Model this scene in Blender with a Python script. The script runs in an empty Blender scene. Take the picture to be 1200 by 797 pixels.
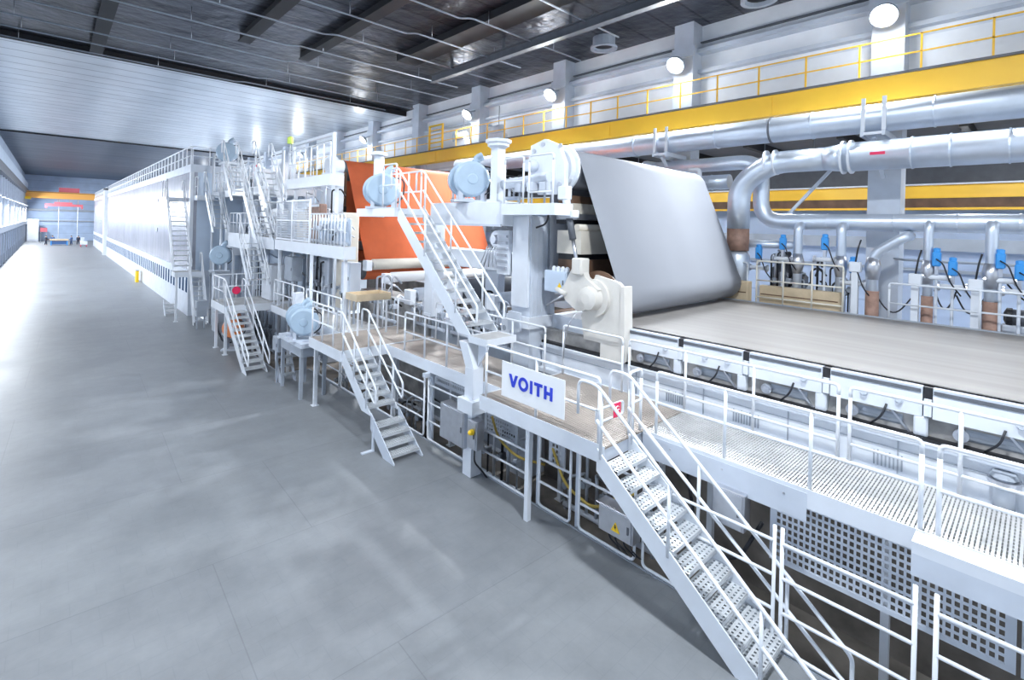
import bpy, math, random
from mathutils import Vector, Matrix
random.seed(7)
S = bpy.context.scene
COL = S.collection
V = Vector
PI = math.pi
ORG = {}

# ------------------------------------------------------------ mesh collector
class MB:
    def __init__(self):
        self.v = []; self.f = []; self.sm = []
    def add(self, vs, fs, smooth=False):
        o = len(self.v)
        self.v += [V(p) for p in vs]
        for f in fs:
            self.f.append([i + o for i in f]); self.sm.append(smooth)
        return self
    def box(self, x0, x1, y0, y1, z0, z1):
        vs = [(x, y, z) for z in (z0, z1) for y in (y0, y1) for x in (x0, x1)]
        return self.add(vs, [(0, 2, 3, 1), (4, 5, 7, 6), (0, 1, 5, 4), (2, 6, 7, 3), (0, 4, 6, 2), (1, 3, 7, 5)])
    def cbox(self, c, s):
        return self.box(c[0]-s[0]/2, c[0]+s[0]/2, c[1]-s[1]/2, c[1]+s[1]/2, c[2]-s[2]/2, c[2]+s[2]/2)
    def bevbox(self, x0, x1, y0, y1, z0, z1, b):
        # box with chamfered edges
        vs = []; xs = (x0, x1); ys = (y0, y1); zs = (z0, z1)
        idx = {}
        for i in (0, 1):
            for j in (0, 1):
                for k in (0, 1):
                    sx, sy, sz = (1-2*i), (1-2*j), (1-2*k)
                    for a in range(3):
                        p = [xs[i]+sx*b, ys[j]+sy*b, zs[k]+sz*b]
                        p[a] = (xs[i], ys[j], zs[k])[a]
                        idx[(i, j, k, a)] = len(vs); vs.append(p)
        fs = []
        for i in (0, 1):
            fs.append([idx[(i, 0, 0, 0)], idx[(i, 1, 0, 0)], idx[(i, 1, 1, 0)], idx[(i, 0, 1, 0)]])
            fs.append([idx[(0, i, 0, 1)], idx[(1, i, 0, 1)], idx[(1, i, 1, 1)], idx[(0, i, 1, 1)]])
            fs.append([idx[(0, 0, i, 2)], idx[(1, 0, i, 2)], idx[(1, 1, i, 2)], idx[(0, 1, i, 2)]])
            for j in (0, 1):
                fs.append([idx[(i, j, 0, 0)], idx[(i, j, 1, 0)], idx[(i, j, 1, 1)], idx[(i, j, 0, 1)]])
                fs.append([idx[(i, 0, j, 0)], idx[(i, 1, j, 0)], idx[(i, 1, j, 2)], idx[(i, 0, j, 2)]])
                fs.append([idx[(0, i, j, 1)], idx[(1, i, j, 1)], idx[(1, i, j, 2)], idx[(0, i, j, 2)]])
                for k in (0, 1):
                    fs.append([idx[(i, j, k, 0)], idx[(i, j, k, 1)], idx[(i, j, k, 2)]])
        return self.add(vs, fs)
    def bar(self, p0, p1, w, h, up=(0, 0, 1)):
        p0 = V(p0); p1 = V(p1); d = (p1-p0).normalized(); up = V(up)
        if abs(d.dot(up)) > .98: up = V((1, 0, 0))
        s = d.cross(up).normalized(); t = s.cross(d).normalized()
        vs = []
        for p in (p0, p1):
            for a, b in ((-1, -1), (1, -1), (1, 1), (-1, 1)):
                vs.append(p + s*a*w/2 + t*b*h/2)
        return self.add(vs, [(0, 3, 2, 1), (4, 5, 6, 7), (0, 1, 5, 4), (1, 2, 6, 5), (2, 3, 7, 6), (3, 0, 4, 7)])
    def tube(self, pts, r, n=8, closed=False, r2=None, caps=True):
        pts = [V(p) for p in pts]
        N = len(pts)
        rs = [r if r2 is None else r + (r2-r)*i/(N-1) for i in range(N)] if not isinstance(r, (list, tuple)) else r
        tang = []
        for i in range(N):
            if closed: d = pts[(i+1) % N]-pts[i-1]
            elif i == 0: d = pts[1]-pts[0]
            elif i == N-1: d = pts[-1]-pts[-2]
            else: d = (pts[i+1]-pts[i]).normalized()+(pts[i]-pts[i-1]).normalized()
            tang.append(d.normalized() if d.length > 1e-9 else V((0, 0, 1)))
        u = tang[0].orthogonal().normalized()
        vs = []
        for i in range(N):
            t = tang[i]
            u = (u - t*u.dot(t))
            u = u.normalized() if u.length > 1e-6 else t.orthogonal().normalized()
            w = t.cross(u)
            # widen at mitres
            k = 1.0
            if 0 < i < N-1:
                c = tang[i].dot((pts[i]-pts[i-1]).normalized())
                k = 1/max(c, .6)
            for j in range(n):
                a = 2*PI*j/n
                vs.append(pts[i] + (u*math.cos(a)+w*math.sin(a))*rs[i])
        fs = []
        M = N if closed else N-1
        for i in range(M):
            i2 = (i+1) % N
            for j in range(n):
                j2 = (j+1) % n
                fs.append((i*n+j, i*n+j2, i2*n+j2, i2*n+j))
        self.add(vs, fs, True)
        if caps and not closed:
            o = len(self.v)-len(vs)
            self.f.append([o+j for j in reversed(range(n))]); self.sm.append(False)
            self.f.append([o+(N-1)*n+j for j in range(n)]); self.sm.append(False)
        return self
    def cyl(self, p0, p1, r, n=20, r2=None):
        return self.tube([p0, p1], [r, r if r2 is None else r2], n)
    def lathe(self, p0, d, prof, n=24):
        # prof: list of (distance along d, radius); sharp steps between rings
        p0 = V(p0); d = V(d).normalized()
        u = d.orthogonal().normalized(); w = d.cross(u)
        vs = []
        for t, r in prof:
            for j in range(n):
                a = 2*PI*j/n
                vs.append(p0+d*t+(u*math.cos(a)+w*math.sin(a))*max(r, .0005))
        fs = []
        for i in range(len(prof)-1):
            for j in range(n):
                j2 = (j+1) % n
                fs.append((i*n+j, i*n+j2, (i+1)*n+j2, (i+1)*n+j))
        self.add(vs, fs, False)
        o = len(self.v)-len(vs)
        self.f.append([o+j for j in reversed(range(n))]); self.sm.append(False)
        self.f.append([o+(len(prof)-1)*n+j for j in range(n)]); self.sm.append(False)
        return self
    def prism(self, poly, axis, a0, a1):
        # poly: 2-D points in the two other axes (order x,y,z without axis)
        def mk(q, a):
            if axis == 'x': return (a, q[0], q[1])
            if axis == 'y': return (q[0], a, q[1])
            return (q[0], q[1], a)
        n = len(poly)
        vs = [mk(q, a0) for q in poly]+[mk(q, a1) for q in poly]
        fs = [list(range(n)), list(reversed(range(n, 2*n)))]
        for i in range(n):
            j = (i+1) % n
            fs.append((i, i+n, j+n, j))
        return self.add(vs, fs)
    def perf(self, o, du, dv, nu, nv, fu=.6, fv=.6, t=.006):
        # perforated sheet: nu x nv rectangular holes, sheet thickness t
        o = V(o); du = V(du); dv = V(dv)
        nrm = du.cross(dv).normalized()*t
        gu = (1-fu)/2; gv = (1-fv)/2
        us = []; vs_ = []
        for i in range(nu): us += [(i+gu)/nu, (i+1-gu)/nu]
        for i in range(nv): vs_ += [(i+gv)/nv, (i+1-gv)/nv]
        us = [0]+us+[1]; vs_ = [0]+vs_+[1]
        A = len(us); B = len(vs_)
        P = [o+du*a+dv*b for b in vs_ for a in us]
        P2 = [p+nrm for p in P]
        fs = []
        n0 = A*B
        for j in range(B-1):
            for i in range(A-1):
                hole = (i % 2 == 1) and (j % 2 == 1)
                q = [j*A+i, j*A+i+1, (j+1)*A+i+1, (j+1)*A+i]
                if not hole:
                    fs.append(q); fs.append([k+n0 for k in reversed(q)])
                else:
                    for k in range(4):
                        a, b = q[k], q[(k+1) % 4]
                        fs.append((a, b, b+n0, a+n0))
        return self.add(P+P2, fs)
    def build(self, name, m, parent=None, bevel=0, **kw):
        org = ORG[parent.name] if parent else V((0, 0, 0))
        me = bpy.data.meshes.new(name)
        me.from_pydata([tuple(p-org) for p in self.v], [], self.f)
        me.polygons.foreach_set('use_smooth', self.sm)
        me.update()
        o = bpy.data.objects.new(name, me); COL.objects.link(o)
        me.materials.append(m)
        if parent: o.parent = parent
        ORG[o.name] = org.copy()
        if bevel:
            b = o.modifiers.new('b', 'BEVEL'); b.width = bevel; b.segments = 2; b.limit_method = 'ANGLE'
        for k, v in kw.items(): o[k] = v
        return o

def thing(name, label, cat, loc=(0, 0, 0), group=None):
    o = bpy.data.objects.new(name, None); COL.objects.link(o)
    o.empty_display_size = .1
    o.location = loc; o['label'] = label; o['category'] = cat
    if group: o['group'] = group
    ORG[o.name] = V(loc)
    return o
def solo(mb, name, m, label, cat, group=None, kind=None, bevel=0):
    # a thing that is one mesh: origin at its base centre
    xs = [p.x for p in mb.v]; ys = [p.y for p in mb.v]; zs = [p.z for p in mb.v]
    c = V(((min(xs)+max(xs))/2, (min(ys)+max(ys))/2, min(zs)))
    mb.v = [p-c for p in mb.v]
    o = mb.build(name, m, None, bevel); o.location = c; ORG[o.name] = c
    o['label'] = label; o['category'] = cat
    if group: o['group'] = group
    if kind: o['kind'] = kind
    return o
def struct(mb, name, m, bevel=0):
    o = mb.build(name, m, None, bevel); o['kind'] = 'structure'; return o
def copy_tree(o, parent=None):
    c = o.copy(); COL.objects.link(c)
    if parent: c.parent = parent
    for ch in list(o.children): copy_tree(ch, c)
    return c
def dup(o, dloc, label=None, group=None):
    c = copy_tree(o); c.location = o.location + V(dloc)
    ORG[c.name] = V(c.location)
    if label: c['label'] = label
    if group: c['group'] = group
    return c
def fillet(pts, rad, seg=5, closed=False):
    pts = [V(p) for p in pts]; out = []
    N = len(pts)
    for i, p in enumerate(pts):
        if not closed and i in (0, N-1): out.append(p); continue
        a = pts[i-1]-p; b = pts[(i+1) % N]-p
        if abs(a.normalized().dot(b.normalized())) > .999: out.append(p); continue
        r = min(rad, a.length*.45, b.length*.45)
        p0 = p+a.normalized()*r; p1 = p+b.normalized()*r
        for k in range(seg+1):
            t = k/seg
            out.append(p0*(1-t)**2+p*2*t*(1-t)+p1*t*t)
    return out

# ------------------------------------------------------------ materials
def mat(name, col, rough=.5, metal=0., var=.0, scale=3., bump=0., emit=None, spec=None):
    m = bpy.data.materials.new(name); m.use_nodes = True
    nt = m.node_tree; b = nt.nodes['Principled BSDF']
    b.inputs['Base Color'].default_value = (*col, 1)
    b.inputs['Roughness'].default_value = rough
    b.inputs['Metallic'].default_value = metal
    if spec is not None: b.inputs['Specular IOR Level'].default_value = spec
    if emit:
        b.inputs['Emission Color'].default_value = (*emit[0], 1); b.inputs['Emission Strength'].default_value = emit[1]
    if var or bump:
        tc = nt.nodes.new('ShaderNodeTexCoord'); n = nt.nodes.new('ShaderNodeTexNoise')
        n.inputs['Scale'].default_value = scale; n.inputs['Detail'].default_value = 5
        nt.links.new(tc.outputs['Object'], n.inputs['Vector'])
        if var:
            r = nt.nodes.new('ShaderNodeValToRGB')
            r.color_ramp.elements[0].position = .3; r.color_ramp.elements[1].position = .7
            r.color_ramp.elements[0].color = (*[c*(1-var) for c in col], 1)
            r.color_ramp.elements[1].color = (*[min(1, c*(1+var*.6)) for c in col], 1)
            nt.links.new(n.outputs['Fac'], r.inputs['Fac']); nt.links.new(r.outputs['Color'], b.inputs['Base Color'])
        if bump:
            bp = nt.nodes.new('ShaderNodeBump'); bp.inputs['Strength'].default_value = bump; bp.inputs['Distance'].default_value = .05
            nt.links.new(n.outputs['Fac'], bp.inputs['Height']); nt.links.new(bp.outputs['Normal'], b.inputs['Normal'])
    return m
M = dict(
    white=mat('white_paint', (.73, .77, .83), .38, 0, .05, 2),
    rail=mat('rail_paint', (.78, .81, .86), .35),
    lgrey=mat('light_grey_paint', (.60, .65, .73), .42, 0, .08, 2),
    grey=mat('grey_paint', (.36, .40, .46), .45, 0, .1, 3),
    dgrey=mat('dark_grey_paint', (.12, .13, .15), .5, 0, .15, 3),
    black=mat('black_rubber', (.015, .016, .02), .6),
    steel=mat('brushed_steel', (.58, .60, .65), .34, .9, .08, 6),
    galv=mat('galvanized_steel', (.66, .73, .83), .38, .65, .12, 1.2),
    grate=mat('grating_steel', (.60, .60, .60), .5, .2, .2, 2),
    gratew=mat('worn_grating', (.44, .39, .35), .55, .1, .25, 1.2),
    tread=mat('tread_plate', (.62, .65, .68), .45, .3, .15, 4),
    yellow=mat('crane_yellow', (1.0, .57, .042), .45, 0, .06, 1),
    syellow=mat('signal_yellow', (.95, .62, .02), .4),
    orange=mat('orange_felt', (.64, .135, .047), .8, 0, .1, 1.5),
    felt=mat('grey_felt', (.30, .318, .36), .75, 0, .03, .6),
    beige=mat('beige_roll', (.72, .67, .58), .45, 0, .12, 1.5),
    brown=mat('dark_brown', (.16, .09, .055), .6, 0, .4, 2),
    brick=mat('brown_lagging', (.36, .22, .17), .6, 0, .3, 5),
    blue=mat('valve_blue', (.05, .33, .80), .4),
    motor=mat('drive_blue_grey', (.42, .54, .66), .35, 0, .06, 3),
    red=mat('signal_red', (.78, .02, .10), .45),
    redw=mat('dusty_red', (.70, .16, .20), .55),
    signw=mat('sign_white', (.93, .94, .95), .35),
    cream=mat('cream_paint', (.66, .64, .60), .45, 0, .08, 2),
    logo=mat('sign_blue', (.03, .06, .62), .4),
    sblue=mat('pale_blue', (.54, .63, .75), .5, 0, .08, 1),
    cable=mat('cable_black', (.02, .022, .03), .5),
    hose=mat('hose_yellow', (.62, .45, .10), .5),
    skin=mat('skin', (.6, .38, .28), .6),
    cloth=mat('dark_cloth', (.03, .04, .07), .8),
    clothb=mat('blue_cloth', (.06, .13, .3), .8),
    tan=mat('tan_board', (.62, .50, .34), .6, 0, .15, 3),
    pit=mat('pit_concrete', (.25, .225, .20), .8, 0, .5, 1.3, .3),
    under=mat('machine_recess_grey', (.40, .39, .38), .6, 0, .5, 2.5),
    lampglass=mat('lamp_glass', (1, 1, 1), .3, 0, emit=((.92, .96, 1.), 40)),
    lampsoft=mat('lamp_diffuser', (1, 1, 1), .3, 0, emit=((.92, .96, 1.), 2.5)),
)
def floor_mat():
    m = bpy.data.materials.new('floor_concrete'); m.use_nodes = True
    nt = m.node_tree; b = nt.nodes['Principled BSDF']; N = nt.nodes.new; L = nt.links.new
    tc = N('ShaderNodeTexCoord')
    n1 = N('ShaderNodeTexNoise'); n1.inputs['Scale'].default_value = .35; n1.inputs['Detail'].default_value = 8; n1.inputs['Roughness'].default_value = .65
    L(tc.outputs['Object'], n1.inputs['Vector'])
    r1 = N('ShaderNodeValToRGB'); r1.color_ramp.elements[0].position = .3; r1.color_ramp.elements[1].position = .72
    r1.color_ramp.elements[0].color = (.178, .192, .208, 1); r1.color_ramp.elements[1].color = (.262, .278, .295, 1)
    L(n1.outputs['Fac'], r1.inputs['Fac'])
    br = N('ShaderNodeTexBrick'); br.inputs['Scale'].default_value = 1; br.inputs['Mortar Size'].default_value = .008
    br.inputs['Brick Width'].default_value = 4.6; br.inputs['Row Height'].default_value = 3.3; br.offset = .35
    br.inputs['Color1'].default_value = (1, 1, 1, 1); br.inputs['Color2'].default_value = (.95, .95, .96, 1); br.inputs['Mortar'].default_value = (.80, .80, .82, 1)
    mp = N('ShaderNodeMapping'); mp.inputs['Rotation'].default_value = (0, 0, .03); mp.inputs['Location'].default_value = (1.2, .6, 0)
    L(tc.outputs['Object'], mp.inputs['Vector']); L(mp.outputs['Vector'], br.inputs['Vector'])
    br2 = N('ShaderNodeTexBrick'); br2.inputs['Scale'].default_value = 1; br2.inputs['Mortar Size'].default_value = .006
    br2.inputs['Brick Width'].default_value = .62; br2.inputs['Row Height'].default_value = .31
    br2.inputs['Color1'].default_value = (1, 1, 1, 1); br2.inputs['Color2'].default_value = (.985, .985, .985, 1); br2.inputs['Mortar'].default_value = (.93, .93, .94, 1)
    L(tc.outputs['Object'], br2.inputs['Vector'])
    n2 = N('ShaderNodeTexNoise'); n2.inputs['Scale'].default_value = 1.6; n2.inputs['Detail'].default_value = 10; n2.inputs['Roughness'].default_value = .75
    L(tc.outputs['Object'], n2.inputs['Vector'])
    r2 = N('ShaderNodeValToRGB'); r2.color_ramp.elements[0].position = .35; r2.color_ramp.elements[1].position = .65
    r2.color_ramp.elements[0].color = (.90, .90, .90, 1); r2.color_ramp.elements[1].color = (1.03, 1.03, 1.03, 1)
    L(n2.outputs['Fac'], r2.inputs['Fac'])
    prev = r1.outputs['Color']
    for s in (br.outputs['Color'], br2.outputs['Color'], r2.outputs['Color']):
        mx = N('ShaderNodeMix'); mx.data_type = 'RGBA'; mx.blend_type = 'MULTIPLY'; mx.inputs[0].default_value = 1
        L(prev, mx.inputs[6]); L(s, mx.inputs[7]); prev = mx.outputs[2]
    L(prev, b.inputs['Base Color'])
    b.inputs['Roughness'].default_value = .42
    rr = N('ShaderNodeMapRange'); rr.inputs[3].default_value = .34; rr.inputs[4].default_value = .56
    L(n1.outputs['Fac'], rr.inputs[0]); L(rr.outputs[0], b.inputs['Roughness'])
    return m
def panel_mat(name, c1, c2, seam, axis, step, rough, metal, bump=.0, vary=(.75, 1.2)):
    # cladding: long seams across `axis`, faint streaks from panel to panel
    m = bpy.data.materials.new(name); m.use_nodes = True
    nt = m.node_tree; b = nt.nodes['Principled BSDF']; N = nt.nodes.new; L = nt.links.new
    tc = N('ShaderNodeTexCoord'); sp = N('ShaderNodeSeparateXYZ'); L(tc.outputs['Object'], sp.inputs[0])
    dv = N('ShaderNodeMath'); dv.operation = 'DIVIDE'; dv.inputs[1].default_value = step; L(sp.outputs['XYZ'.index(axis)], dv.inputs[0])
    fl = N('ShaderNodeMath'); fl.operation = 'FLOOR'; L(dv.outputs[0], fl.inputs[0])
    fr = N('ShaderNodeMath'); fr.operation = 'FRACT'; L(dv.outputs[0], fr.inputs[0])
    wn = N('ShaderNodeTexWhiteNoise'); wn.noise_dimensions = '1D'; L(fl.outputs[0], wn.inputs['W'])
    mx = N('ShaderNodeMix'); mx.data_type = 'RGBA'; L(wn.outputs['Value'], mx.inputs[0])
    mx.inputs[6].default_value = (*c1, 1); mx.inputs[7].default_value = (*c2, 1)
    lt = N('ShaderNodeMath'); lt.operation = 'LESS_THAN'; lt.inputs[1].default_value = .07; L(fr.outputs[0], lt.inputs[0])
    m2 = N('ShaderNodeMix'); m2.data_type = 'RGBA'; L(lt.outputs[0], m2.inputs[0]); L(mx.outputs[2], m2.inputs[6]); m2.inputs[7].default_value = (*seam, 1)
    n = N('ShaderNodeTexNoise'); n.inputs['Scale'].default_value = .7; n.inputs['Detail'].default_value = 6
    L(tc.outputs['Object'], n.inputs['Vector'])
    rr = N('ShaderNodeMapRange'); rr.inputs[3].default_value = vary[0]; rr.inputs[4].default_value = vary[1]; L(n.outputs['Fac'], rr.inputs[0])
    m3 = N('ShaderNodeMix'); m3.data_type = 'RGBA'; m3.blend_type = 'MULTIPLY'; m3.inputs[0].default_value = 1
    L(m2.outputs[2], m3.inputs[6]); L(rr.outputs[0], m3.inputs[7])
    L(m3.outputs[2], b.inputs['Base Color'])
    b.inputs['Roughness'].default_value = rough; b.inputs['Metallic'].default_value = metal
    if bump:
        bp = N('ShaderNodeBump'); bp.inputs['Strength'].default_value = bump; bp.inputs['Distance'].default_value = .1
        n3 = N('ShaderNodeTexNoise'); n3.inputs['Scale'].default_value = 1.3; n3.inputs['Detail'].default_value = 4
        L(tc.outputs['Object'], n3.inputs['Vector'])
        L(n3.outputs['Fac'], bp.inputs['Height']); L(bp.outputs['Normal'], b.inputs['Normal'])
    return m
M['floor'] = floor_mat()
M['ceil_dark'] = panel_mat('foil_ceiling', (.034, .038, .052), (.075, .08, .10), (.016, .018, .025), 'Y', 1.35, .33, .8, 1., (.2, 2.1))
M['ceil_far'] = panel_mat('far_ceiling', (.06, .085, .13), (.11, .135, .18), (.03, .04, .06), 'Y', 1.1, .45, .4)
M['ceil_silver'] = panel_mat('silver_ceiling', (.58, .63, .68), (.65, .69, .74), (.20, .23, .28), 'Y', 1.55, .33, .55)
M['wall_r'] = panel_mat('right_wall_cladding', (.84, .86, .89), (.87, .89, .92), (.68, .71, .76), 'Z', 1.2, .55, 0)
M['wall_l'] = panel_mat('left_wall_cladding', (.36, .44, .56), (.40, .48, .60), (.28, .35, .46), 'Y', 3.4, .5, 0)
M['wall_e'] = panel_mat('end_wall_cladding', (.42, .54, .74), (.46, .58, .78), (.34, .45, .64), 'Z', 1.6, .6, 0)
M['wall_b'] = panel_mat('bay_wall_cladding', (.46, .56, .74), (.50, .60, .78), (.38, .47, .64), 'Z', 1.4, .6, 0)
M['hood'] = panel_mat('hood_panels', (.40, .41, .47), (.44, .45, .50), (.30, .32, .39), 'Y', 1.25, .26, .25)

# ------------------------------------------------------------ reusable builders
RAILR = .027
def railing(label, p0, p1, posts=2, h=1.1, mids=(.55,), group=None, toe=0, r=RAILR, m=None, name='guard_railing', ends=True, cat='railing'):
    m = m or M['rail']
    p0 = V(p0); p1 = V(p1); up = V((0, 0, 1)); d = (p1-p0)
    t = thing(name, label, cat, tuple((p0+p1)/2), group)
    f = .11
    if ends:
        MB().tube(fillet([p0+up*(h-.16), p0+up*h, p1+up*h, p1+up*(h-.16)], f), r, 8).build('top_rail', m, t)
    else:
        MB().tube([p0+up*h, p1+up*h], r, 8).build('top_rail', m, t)
    for k in range(posts):
        q = p0 + d*(k/(posts-1) if posts > 1 else .5)
        top = h-.16 if ends and k in (0, posts-1) else h
        MB().tube([q, q+up*top], r, 8).build('post', m, t)
    for mz in mids:
        MB().tube([p0+up*mz, p1+up*mz], r*.9, 8).build('mid_rail', m, t)
    if toe:
        MB().bar(p0+up*toe/2, p1+up*toe/2, .012, toe).build('toe_board', m, t)
    return t

def stair(label, x0, x1, ytop, ztop, ybot, zbot, n, name='steel_stair', rails=(1, 1), group=None, m=None, cat='stair', detail=True, hr=1.05, dirx=False, deep=.30, ext=.15):
    # flight going down from (ytop, ztop) to (ybot, zbot) between x0 and x1
    m = m or M['white']
    t = thing(name, label, cat, ((x0+x1)/2, ybot, zbot), group)
    s = 1 if ytop > ybot else -1
    sl = V((0, ybot-ytop, zbot-ztop)); L = sl.length
    run = (ybot-ytop)/n; rise = (ztop-zbot)/n
    for x in (x0, x1):
        # sloped channel with a plumb top cut and a level foot
        k = (ztop-zbot)/abs(ybot-ytop)
        low0 = (ytop, ztop-deep*1.15)
        yl = ytop - s*(low0[1]-zbot)/k
        poly = [(ytop, ztop+.05), (ybot-s*.05, zbot+.04), (ybot-s*.05, zbot), (yl, zbot), low0]
        MB().prism(poly, 'x', x-.012, x+.012).build('stringer', m, t)
    w = x1-x0-.03
    for i in range(1, n):
        z = ztop-rise*i
        y = ytop+run*i
        mb = MB()
        d = abs(run)+.06
        ya, yb = (y-d/2-.0, y+d/2)
        if detail:
            mb.perf((x0+.015, ya, z-.006), (w, 0, 0), (0, d, 0), 12, 4, .44, .44, .006)
            front = ya if s > 0 else yb
            mb.box(x0+.015, x1-.015, front-.006, front+.006, z-.055, z)
            back = yb if s > 0 else ya
            mb.box(x0+.015, x1-.015, back-.005, back+.005, z-.05, z)
        else:
            mb.box(x0+.015, x1-.015, ya, yb, z-.04, z)
        mb.build('tread', M['tread'], t)
    xs = [x0, x1]
    for k, x in enumerate(xs):
        if not rails[k]: continue
        a = V((x, ytop, ztop)); b = V((x, ybot-s*ext, zbot-(ztop-zbot)/abs(ybot-ytop)*ext))
        up = V((0, 0, 1))
        # hand rail and knee rail are one tube bent into a hairpin at the foot
        MB().tube(fillet([a+V((0, s*.03, .5)), b+up*.52, b+V((0, -s*.12, .46)), b+V((0, -s*.12, hr-.2)), b+up*(hr-.1), a+V((0, s*.04, hr+.02)), a+V((0, s*.42, hr+.02)), a+V((0, s*.42, .5))], .13), RAILR, 8).build('hand_rail', M['rail'], t)
        for f in (.02, .4, .8):
            p = a.lerp(b, f)
            MB().tube([p-up*.05, p+up*(hr-.01-.1*f)], RAILR, 8).build('post', M['rail'], t)
    return t

def deck(label, x0, x1, y0, y1, z, fascia=.28, name='walkway_platform', cat='platform', group=None, cell=(.10, .045), m=None, sides='wsen', legs=(), gm=None):
    t = thing(name, label, cat, ((x0+x1)/2, (y0+y1)/2, z-fascia), group)
    nu = max(1, int((x1-x0)/cell[0])); nv = max(1, int((y1-y0)/cell[1]))
    MB().perf((x0, y0, z-.03), (x1-x0, 0, 0), (0, y1-y0, 0), nu, nv, .86, .38, .03).build('grating', gm or M['grate'], t)
    m = m or M['white']
    if 'w' in sides: MB().box(x0-.012, x0, y0, y1, z-fascia, z+.02).box(x0, x0+.09, y0, y1, z-fascia, z-fascia+.012).build('edge_beam', m, t)
    if 'e' in sides: MB().box(x1, x1+.012, y0, y1, z-fascia, z+.02).build('edge_beam', m, t)
    if 's' in sides: MB().box(x0, x1, y0-.012, y0, z-fascia, z+.02).build('edge_beam', m, t)
    if 'n' in sides: MB().box(x0, x1, y1, y1+.012, z-fascia, z+.02).build('edge_beam', m, t)
    nb = max(2, int((y1-y0)/1.4))
    for k in range(nb+1):
        y = y0+.06+(y1-y0-.12)*k/nb
        MB().box(x0+.01, x1-.01, y-.03, y+.03, z-fascia+.02, z-.035).build('cross_beam', M['lgrey'], t)
    for (lx, ly, lz) in legs:
        MB().box(lx-.05, lx+.05, ly-.05, ly+.05, lz, z-fascia).box(lx-.1, lx+.1, ly-.1, ly+.1, lz, lz+.02).build('leg', m, t)
    return t

def pipe(label, pts, r, flanges=(), bands=(), name='steel_pipe', m=None, rad=None, group=None, n=20, base=None, cat='pipe', seg=8):
    m = m or M['galv']
    pts = [V(p) for p in pts]
    q = fillet(pts, rad or r*2.2, seg) if len(pts) > 2 else pts
    zs = min(p.z for p in pts)
    c = sum(pts, V((0, 0, 0)))/len(pts)
    t = thing(name, label, cat, (c.x, c.y, zs-r), group)
    MB().tube(q, r, n).build('pipe_run', m, t)
    for kind, lst in (('flange', flanges), ('band', bands)):
        for (p, d) in lst:
            p = V(p); d = V(d).normalized()
            w, k = (.035, 1.2) if kind == 'flange' else (.02, 1.05)
            MB().lathe(p-d*w, d, [(0, r*k), (w*2, r*k)], n).build(kind, m, t)
    return t

def drive(label, c, r, depth, d=(-.5, -.87, 0), feet=True, m=None, name='gear_drive', cat='drive', cable=True, floor=None):
    # round gearbox with stepped disc cover facing d, motor body behind, foot bracket
    m = m or M['motor']; c = V(c); d = V(d).normalized()
    zb = floor if floor is not None else c.z-r*1.25
    t = thing(name, label, cat, (c.x, c.y, zb))
    MB().lathe(c-d*depth*.5, d, [(0, r*.8), (depth*.35, r*.8), (depth*.35, r), (depth*.55, r), (depth*.55, r*.9), (depth*.62, r), (depth*.85, r), (depth*.95, r*.92), (depth, r*.86), (depth, r*.3), (depth*1.05, r*.25)], 28).build('gearbox', m, t)
    MB().tube([c-d*depth*1.2, c-d*depth*.5], r*.55, 20).build('motor_body', m, t)
    # fan / torque arm housing on top
    s = -d.cross(V((0, 0, 1))).normalized()
    MB().lathe(c-d*depth*1.0-s*r*.28, d, [(0, r*.7), (depth*.1, r*.98), (depth*.34, r*.98), (depth*.4, r*.85)], 28).build('rear_cover', m, t)
    MB().tube(fillet([c+s*r*.1+V((0, 0, r*.6)), c+s*r*.3+V((0, 0, r*1.2)), c+s*r*.6+V((0, 0, r*1.35))], r*.2), r*.24, 12).build('terminal_neck', m, t)
    if feet:
        q = MB()
        for sg in (-1, 1):
            p = c+s*sg*r*.6
            q.bar((p.x, p.y, zb), (p.x, p.y, c.z-r*.3), depth*.8, r*.22, up=tuple(s))
        b = c-V((0, 0, c.z-zb-.03))
        q.bar(b-s*r, b+s*r, depth*1.1, .06)
        q.build('foot', M['lgrey'], t)
    if cable:
        e = c+d*depth*.3
        MB().tube(fillet([e+V((0, 0, r*.75))+s*r*.4, e+s*r*1.25+V((0, 0, r*.7)), e+s*r*1.2-V((0, 0, r*.5)), e+s*r*.5-V((0, 0, r*1.0))], r*.4), .022, 6).build('cable', M['cable'], t)
    return t

def cabinet(label, x0, x1, y0, y1, z0, z1, m=None, name='electrical_box', legs=0, cat='electrical box', door='x'):
    m = m or M['steel']
    t = thing(name, label, cat, ((x0+x1)/2, (y0+y1)/2, z0-legs))
    MB().bevbox(x0, x1, y0, y1, z0, z1, .012).build('body', m, t)
    if door == 'x':
        dd = MB().box(x0-.018, x0, y0+.03, y1-.03, z0+.03, z1-.03).build('door', m, t)
        MB().box(x0-.035, x0-.018, y0+.07, y0+.10, (z0+z1)/2-.06, (z0+z1)/2+.06).build('handle', M['dgrey'], dd)
    else:
        dd = MB().box(x0+.03, x1-.03, y0-.018, y0, z0+.03, z1-.03).build('door', m, t)
        MB().box(x0+.07, x0+.10, y0-.035, y0-.018, (z0+z1)/2-.06, (z0+z1)/2+.06).build('handle', M['dgrey'], dd)
    if legs:
        for x in (x0+.06, x1-.06):
            MB().box(x-.03, x+.03, (y0+y1)/2-.03, (y0+y1)/2+.03, z0-legs, z0).build('leg', M['grey'], t)
    return t
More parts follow.
